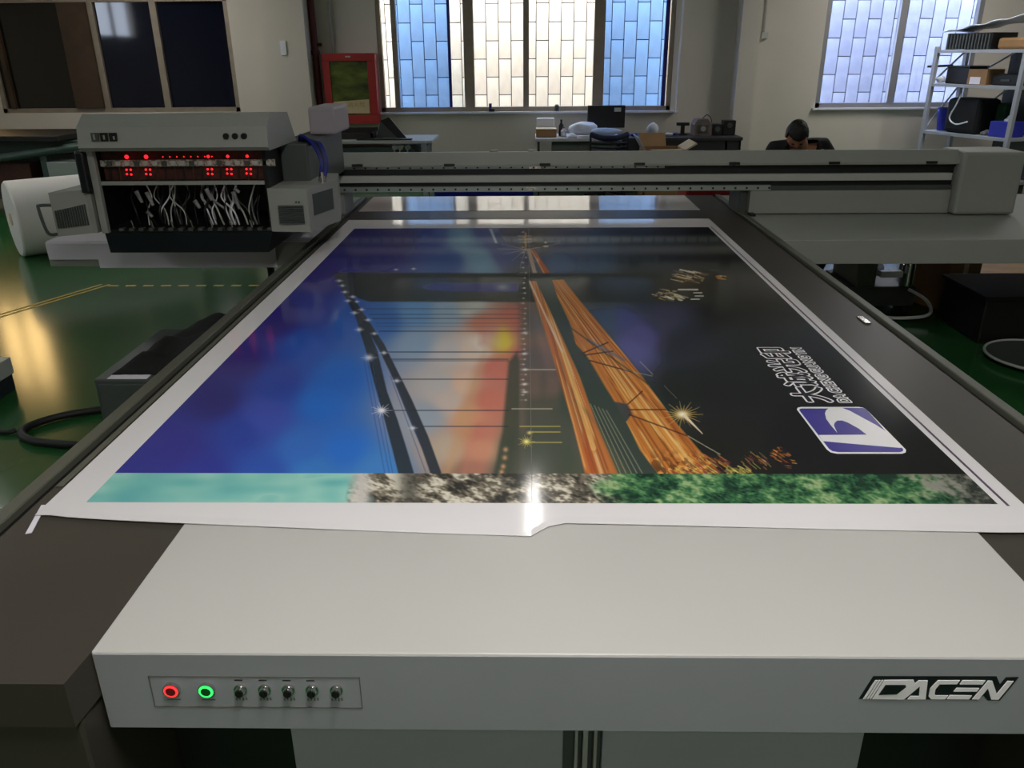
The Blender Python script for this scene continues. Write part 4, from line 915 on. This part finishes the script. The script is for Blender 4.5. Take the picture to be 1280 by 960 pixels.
# ================================================================== PERSON
PE = thing('person', (2.3, 7.05, 0), 'person in a black t-shirt with short black hair, head bowed, seated behind the gantry', 'person')
def skin_mesh(name, verts, edges, radii, m, parent, root=0, sub=2):
    me_ = bpy.data.meshes.new(name); off = WPOS[PE.name]
    me_.from_pydata([tuple(Vector(v)-off) for v in verts], edges, []); me_.materials.append(m)
    o = bpy.data.objects.new(name, me_); COL.objects.link(o); o.parent = parent; WPOS[o.name] = off
    sk = o.modifiers.new('skin', 'SKIN'); sk.use_smooth_shade = True
    for i, r in enumerate(radii):
        d_ = me_.skin_vertices[0].data[i]; d_.radius = r if isinstance(r, tuple) else (r, r); d_.use_root = (i == root)
    o.modifiers.new('sub', 'SUBSURF').levels = sub; o.modifiers['sub'].render_levels = sub
    return o
cx = 2.25
V_ = [(cx, 7.05, .52), (cx, 7.04, .66), (cx, 6.98, .82), (cx, 6.90, .96), (cx-.01, 6.83, 1.05), (cx-.03, 6.76, 1.10), (cx-.05, 6.70, 1.14),
      (cx-.20, 6.90, 1.03), (cx-.255, 6.86, .94), (cx-.27, 6.74, .74), (cx-.19, 6.52, .64), (cx-.13, 6.44, .62),
      (cx+.20, 6.90, 1.05), (cx+.265, 6.86, .96), (cx+.28, 6.74, .74), (cx+.18, 6.52, .64), (cx+.12, 6.44, .62),
      (cx-.10, 7.0, .52), (cx-.17, 6.60, .52), (cx-.18, 6.58, .30), (cx-.18, 6.62, .09), (cx-.18, 6.50, .04),
      (cx+.10, 7.0, .52), (cx+.17, 6.60, .52), (cx+.18, 6.58, .30), (cx+.18, 6.62, .09), (cx+.18, 6.50, .04)]
E_ = [(0, 1), (1, 2), (2, 3), (3, 4), (4, 5), (5, 6), (3, 7), (7, 8), (8, 9), (9, 10), (10, 11), (3, 12), (12, 13), (13, 14), (14, 15), (15, 16), (0, 17), (17, 18), (18, 19), (19, 20), (20, 21), (0, 22), (22, 23), (23, 24), (24, 25), (25, 26)]
R1 = [(.14, .11), (.14, .10), (.16, .11), (.16, .10), .06, .055, .05, .085, .06, .048, .035, .028, .085, .06, .048, .035, .028, .10, .075, .06, .045, .04, .10, .075, .06, .045, .04]
body = skin_mesh('body', V_, E_, R1, M['skin'], PE)
# head: bowed forward, slightly to the viewer's left
hc = Vector((2.14, 6.66, 1.185)); HR = Matrix.Rotation(math.radians(-8), 4, 'Z') @ Matrix.Rotation(math.radians(52), 4, 'X')
HM = Matrix.Translation(hc) @ HR          # face looks along local -Y
def head_shape(n, grow=0):
    x, y, z = n; r = Vector((x*.078, y*.098, z*.115))
    if z < 0: r.x *= 1-.28*(-z)**1.5; r.y *= 1-.12*(-z)
    if y < -.6 and z < .3: r.y *= 1.0-.04
    g = lambda cx_, cz_, w: math.exp(-((x-cx_)**2+(z-cz_)**2)/w)
    if y < 0:
        r.y -= .020*g(0, -.18, .012)+.012*g(0, -.05, .01)+.006*g(0, -.52, .012)+.006*g(0, -.85, .03)
        r.y += .010*g(.36, .05, .02)+.010*g(-.36, .05, .02)
    return r*(1+grow)
b = B(); rr_ = bmesh.ops.create_uvsphere(b.bm, u_segments=36, v_segments=26, radius=1)
for v in rr_['verts']: v.co = HM @ head_shape(v.co.normalized())
head = b.build('head', M['skin'], PE, smooth_='all')
for s in (-1, 1):
    b = B(); r2 = bmesh.ops.create_uvsphere(b.bm, u_segments=12, v_segments=8, radius=1)
    for v in r2['verts']: v.co = HM @ Vector((s*.079+v.co.x*.010, .008+v.co.y*.020, -.005+v.co.z*.032))
    b.build('ear', M['skin'], head, smooth_='all')
    b = B(); r2 = bmesh.ops.create_uvsphere(b.bm, u_segments=12, v_segments=8, radius=1)
    for v in r2['verts']: v.co = HM @ Vector((s*.030+v.co.x*.013, -.084+v.co.y*.009, .004+v.co.z*.0035))
    b.build('eye', M['hair'], head, smooth_='all')
b = B(); r2 = bmesh.ops.create_uvsphere(b.bm, u_segments=12, v_segments=8, radius=1)
for v in r2['verts']: v.co = HM @ Vector((v.co.x*.022, -.090+v.co.y*.008, -.060+v.co.z*.006))
b.build('mouth', mat('lips', (140, 84, 74), .5), head, smooth_='all')
b = B(); rr_ = bmesh.ops.create_uvsphere(b.bm, u_segments=44, v_segments=30, radius=1); rdh = random.Random(2)
kill = []
for v in rr_['verts']:
    n_ = v.co.normalized()
    if n_.z < (.42 if n_.y < -.3 else (.05 if n_.y < .2 else -.55)): kill.append(v)
    v.co = HM @ (head_shape(n_, .10+.05*rdh.random()+.06*max(0, n_.z)))
bmesh.ops.delete(b.bm, geom=kill, context='VERTS')
ho = b.build('hair', M['hair'], head, smooth_='all'); md = ho.modifiers.new('thick', 'SOLIDIFY'); md.thickness = .012; md.offset = -1
# shirt and trousers over the body
Vs = [V_[0], V_[1], V_[2], V_[3], (cx-.01, 6.86, 1.03), V_[7], V_[8], (cx-.25, 6.80, .83), V_[12], V_[13], (cx+.26, 6.80, .83)]
skin_mesh('t_shirt', Vs, [(0, 1), (1, 2), (2, 3), (3, 4), (3, 5), (5, 6), (6, 7), (3, 8), (8, 9), (9, 10)], [(.155, .125), (.155, .115), (.175, .125), (.17, .115), .085, .105, .078, .068, .105, .078, .068], M['shirt'], body)
skin_mesh('trousers', [V_[0], V_[17], V_[18], V_[19], V_[20], V_[22], V_[23], V_[24], V_[25]], [(0, 1), (1, 2), (2, 3), (3, 4), (0, 5), (5, 6), (6, 7), (7, 8)], [(.165, .13), .12, .09, .075, .062, .12, .09, .075, .062], M['trousers'], body)
for s in (-1, 1):
    b = B().box(cx+s*.18-.05, cx+s*.18+.05, 6.38, 6.68, 0, .07, .03); b.build('shoe', M['black'], body)
    w0 = Vector((cx+s*.125, 6.44, .62)); hv = [w0, w0+Vector((-s*.01, -.04, .0))]; he = [(0, 1)]; hr = [.022, .024]
    for q_, (dx, l) in enumerate(((-.03, .055), (-.01, .065), (.01, .07), (.03, .06))):
        b0 = len(hv); p0 = hv[1]+Vector((dx*.8, -.02, 0)); hv += [p0, p0+Vector((dx*.1, -l*.55, -.01)), p0+Vector((dx*.1, -l, -.035))]; he += [(1, b0), (b0, b0+1), (b0+1, b0+2)]; hr += [.0105, .009, .0075]
    b0 = len(hv); hv += [hv[1]+Vector((-s*.035, .005, 0)), hv[1]+Vector((-s*.055, -.03, -.01))]; he += [(1, b0), (b0, b0+1)]; hr += [.011, .009]
    skin_mesh('hand', hv, he, hr, M['skin'], body, 0, 1)
st_ = thing('stool', (2.27, 7.05, 0), 'low black stool carrying the seated person behind the gantry', 'stool')
B().cyl((2.27, 7.05, .35), (2.27, 7.05, .40), .16, seg=24).build('seat', M['black'], st_, smooth_=True)
for k in range(4):
    an = PI/4+k*PI/2; B().cyl((2.27+.16*math.cos(an), 7.05+.16*math.sin(an), 0), (2.27+.11*math.cos(an), 7.05+.11*math.sin(an), .35), .014, seg=10).build('leg', M['chrome'], st_)

# ================================================================== STORAGE SHELF ON THE RIGHT
SA = Vector((5.22, 11.2, 0)); sdv = Vector((.36, -.933, 0)).normalized(); sn = Vector((.933, .36, 0)).normalized(); SLn = 1.32; SD = .55
SM = Matrix((( sdv.x, sn.x, 0, SA.x), (sdv.y, sn.y, 0, SA.y), (0, 0, 1, 0), (0, 0, 0, 1)))
def sbox(name, m, u0, u1, v0, v1, z0, z1, parent=None, bev=0, **k): return B().box(u0, u1, v0, v1, z0, z1, bev, M=SM).build(name, m, parent, **k)
SHF = thing('storage_shelf', tuple(SM@Vector((SLn/2, SD/2, 0))), 'grey metal storage shelf with three loaded levels in the right corner', 'shelf')
M['shelfm'] = mat('pale_grey_shelf_steel', (168, 172, 178), .45, .15, var=.05)
for u in (0, SLn-.05):
    for v in (0, SD-.05): sbox('post', M['shelfm'], u, u+.05, v, v+.05, 0, 1.84, SHF)
for z in (.30, .82, 1.40, 1.80): sbox('shelf_board', M['shelfm'], .002, SLn-.002, .005, SD-.005, z-.035, z, SHF)
for z0, z1 in ((.84, 1.36), (1.42, 1.78)):
    for p0, p1 in (((.02, .05, z0), (.02, SD-.05, z1)),): B().cyl(SM@Vector(p0), SM@Vector(p1), .012, seg=8).build('brace', M['shelfm'], SHF)
    B().cyl(SM@Vector((.08, SD-.02, z0)), SM@Vector((.75, SD-.02, z1)), .012, seg=8).build('brace', M['shelfm'], SHF)
def sthing(name, u, v, z, label, cat, group=None): return thing(name, tuple(SM@Vector((u, v, z))), label, cat, group)
t = sthing('ribbed_crate', .4, .25, 1.8, 'black ribbed crate on the top level of the storage shelf', 'crate')
sbox('crate_body', M['black'], .12, .78, .05, .45, 1.803, 1.99, t)
for i in range(14): sbox('rib', M['greydark'], .14+i*.046, .155+i*.046, .035, .05, 1.81, 1.98, t)
sbox('brown_bundle', M['cardboard'], .82, 1.22, .1, .42, 1.803, 1.93, bev=.03); tag(bpy.data.objects['brown_bundle'], 'brown wrapped bundle beside the black ribbed crate on top', 'bundle')
b = B(); vs_ = []
for i in range(13):
    for j in range(5):
        p = SM@Vector((.06+i*.1, .02+j*.12, 2.012+.014*i+.012*math.sin(i*1.9+j)+.0)); vs_.append(b.bm.verts.new(p))
for i in range(12):
    for j in range(4): a = i*5+j; b.bm.faces.new((vs_[a], vs_[a+5], vs_[a+6], vs_[a+1]))
o = b.build('plastic_cover', M['bag'], smooth_='all'); tag(o, 'white plastic cover sheet lying over the crates on the shelf top', 'cover'); md = o.modifiers.new('t', 'SOLIDIFY'); md.thickness = .01
t = sthing('parts_box', .3, .25, 1.4, 'dark box of parts on the middle shelf level, left side', 'box')
sbox('box_body', M['black'], .16, .5, .1, .4, 1.403, 1.60, t, .01); sbox('lid', M['greydark'], .15, .51, .09, .41, 1.60, 1.615, t)
t = sthing('brown_carton', .62, .2, 1.4, 'brown carton with a white label on the middle shelf level', 'box')
sbox('carton_body', M['cardboard'], .53, .80, .06, .34, 1.403, 1.58, t); sbox('white_label', M['mattepaper'], .57, .72, .055, .06, 1.41, 1.49, t)
t = sthing('black_case', 1.0, .25, 1.4, 'long black case on the right of the middle shelf level', 'case')
sbox('case_body', M['black'], .83, 1.24, .1, .42, 1.403, 1.53, t, .02); sbox('handle', M['greydark'], .98, 1.1, .085, .1, 1.45, 1.47, t)
tag(B().cyl(SM@Vector((-.16, .10, 1.60)), SM@Vector((.145, .2, 1.615)), .014).build('black_rod', M['black']), 'black rod poking out left from the middle shelf level', 'rod')
tag(B().crumple(SM@Vector((.10, .1, 1.445)), (.05, .05, .05), .3, 3, 31).build('small_bag', M['bag'], smooth_='all'), 'small white bag at the left end of the middle shelf level', 'bag')
t = sthing('blue_bucket', .14, .25, .82, 'blue bucket at the left end of the lower shelf level', 'bucket')
pc = SM@Vector((.15, .25, .822)); B().lathe(pc, [(.09, 0), (.12, .26), (.128, .26), (.128, .28), (.118, .28), (.09, .02)], 24).build('bucket_body', M['blue'], t, smooth_=True)
B().tube([pc+Vector((-.12, 0, .25)), pc+Vector((0, -.08, .12)), pc+Vector((.12, 0, .25))], .005).build('handle', M['chrome'], t, smooth_='all')
t = sthing('black_bag', .5, .22, .82, 'large black bag with a pale hose loop on the lower shelf level', 'bag')
sbox('bag_body', M['cloth'], .29, .80, .06, .42, .823, 1.24, t, .05)
B().tube([SM@Vector((.5, .05, 1.30)), SM@Vector((.46, .03, 1.15)), SM@Vector((.40, .03, 1.0)), SM@Vector((.52, .02, .93)), SM@Vector((.68, .03, .97))], .009).build('pale_hose', M['white'], t, smooth_='all')
tag(B().crumple(SM@Vector((.89, .13, .858)), (.05, .05, .04), .4, 3, 33).build('grey_rags', M['tubeclear'], smooth_='all'), 'pale grey rags between the black bag and blue box', 'rags')
sbox('green_cloth', M['darkgreen'], .82, .96, .30, .44, .823, 1.19, bev=.03); tag(bpy.data.objects['green_cloth'], 'dark green upright bundle behind the grey rags on the shelf', 'bundle')
t = sthing('blue_box', 1.1, .2, .82, 'violet blue open box at the right end of the lower shelf level', 'box')
sbox('box_body', M['blue'], .98, 1.24, .06, .34, .823, 1.00, t, .01); B().crumple(SM@Vector((1.12, .2, 1.005)), (.05, .05, .045), .5, 3, 35).build('crumpled_tissue', M['bag'], t, smooth_='all')
sbox('shelf_back_panel', M['greydark'], .62, 1.5, .60, .62, 0, 1.78); tag(bpy.data.objects['shelf_back_panel'], 'grey board standing behind the storage shelf', 'board')
cs = None
for i, (z0, z1, lb) in enumerate(((0, .62, 'bottom carton of the stack right of the storage shelf'), (.62, 1.05, 'middle carton of the stack right of the storage shelf'), (1.05, 1.36, 'top carton of the stack right of the storage shelf'))):
    t = thing('carton', (6.0, 9.2, z0), lb, 'box', 'cartons stacked by the shelf')
    B().box(5.72+.03*i, 6.5, 8.7, 9.5-.02*i, z0+.002, z1-.002, .004).build('carton_body', M['cardboard'] if i != 2 else M['darkgreen'], t); B().box(6.05, 6.12, 8.697, 8.699, z0+.002, z1-.002).build('tape', M['cardlight'], t)

# ================================================================== THINGS UNDER THE RIGHT WING
t = thing('vacuum_pump', (2.75, 6.0, 0), 'chrome and black vacuum pump unit on the floor under the right wing', 'pump')
B().box(2.36, 2.86, 5.75, 6.25, .05, .20, .01).build('base', M['greydark'], t)
B().box(2.40, 2.54, 5.72, 6.2, .20, .56, .01).build('control_box', M['rail'], t)
for z in (.30, .42): B().cyl((2.60, 5.86, z), (2.60, 6.3, z), .05, seg=20).build('cylinder', M['chrome'], t, smooth_=True)
for z in (.28, .40): B().box(2.56, 2.72, 5.70, 5.76, z, z+.045, .004).build('white_plate', M['white'], t)
B().cyl((2.80, 5.8, .20), (2.80, 5.8, .45), .05, seg=20).sph((2.80, 5.8, .47), .055).build('filter_bowl', M['chrome'], t, smooth_=True)
B().tube([(2.80, 5.75, .18), (2.9, 5.65, .12), (2.85, 5.5, .06), (2.6, 5.5, .04), (2.4, 5.6, .05)], .012).build('hose', M['white'], t, smooth_='all')
B().tube([(2.88, 6.0, .3), (2.95, 5.9, .55), (2.92, 5.95, .62)], .02).build('blue_hose', M['bluecable'], t, smooth_='all')
for x in (2.4, 2.82):
    for y in (5.8, 6.2): B().cyl((x, y, 0), (x, y, .05), .025).build('foot', M['black'], t)
t = thing('tall_carton', (3.2, 6.0, 0), 'tall brown carton standing under the right wing', 'box')
RZ = Matrix.Translation((3.15, 6.05, 0)) @ Matrix.Rotation(math.radians(24), 4, 'Z')
B().box(-.17, .17, -.22, .22, .0, .42, .004, M=RZ).build('carton_body', M['cardboard'], t); B().box(-.02, .03, -.223, -.221, .0, .42, M=RZ).build('tape', M['cardlight'], t)
t = thing('wood_top_bench', (4.0, 6.8, 0), 'low bench with a yellow wooden top and grey front under the right wing', 'bench')
B().box(3.42, 4.05, 6.05, 6.6, .195, .22, .004).build('wooden_top', M['wood'], t); B().box(3.44, 4.03, 6.06, 6.58, .06, .195).build('grey_apron', M['greydark'], t)
for x in (3.47, 4.0):
    for y in (6.1, 6.5): B().box(x-.02, x+.02, y-.02, y+.02, 0, .06).build('leg', M['greydark'], t)
t = thing('black_equipment_box', (3.3, 5.25, 0), 'large black equipment box on the floor right of the printer', 'box')
B().box(2.98, 3.9, 5.06, 5.62, .0, .30, .01).build('box_body', M['black'], t); B().box(2.96, 3.92, 5.04, 5.64, .30, .325, .004).build('lid', M['black'], t); B().box(3.3, 3.5, 5.03, 5.05, .15, .18).build('handle', M['greydark'], t)
tag(B().crumple((3.62, 5.3, .40), (.20, .16, .09), .35, 3, 41).build('black_bin_bag', M['cloth'], smooth_='all'), 'black bag lying on the large black equipment box', 'bag')
t = thing('round_basin', (3.15, 4.72, 0), 'shallow dark round basin with a pale rim on the floor at the right', 'basin')
B().lathe((3.18, 4.72, 0), [(.22, 0), (.30, .035), (.30, .04), (.28, .04), (.20, .012)], 32).build('basin', M['greydark'], t, smooth_=True)
rim = B(); rim.tube([(3.18+.30*math.cos(a_), 4.72+.30*math.sin(a_), .04) for a_ in [2*PI*k/16 for k in range(16)]]+[(3.479, 4.70, .04)], .009); rim.build('rim', M['greylite'], t, smooth_='all')
tag(B().box(2.68, 2.85, 6.5, 6.9, 0, .5, .01).build('dark_drum', M['darkgreen']), 'dark green canister behind the vacuum pump', 'canister')
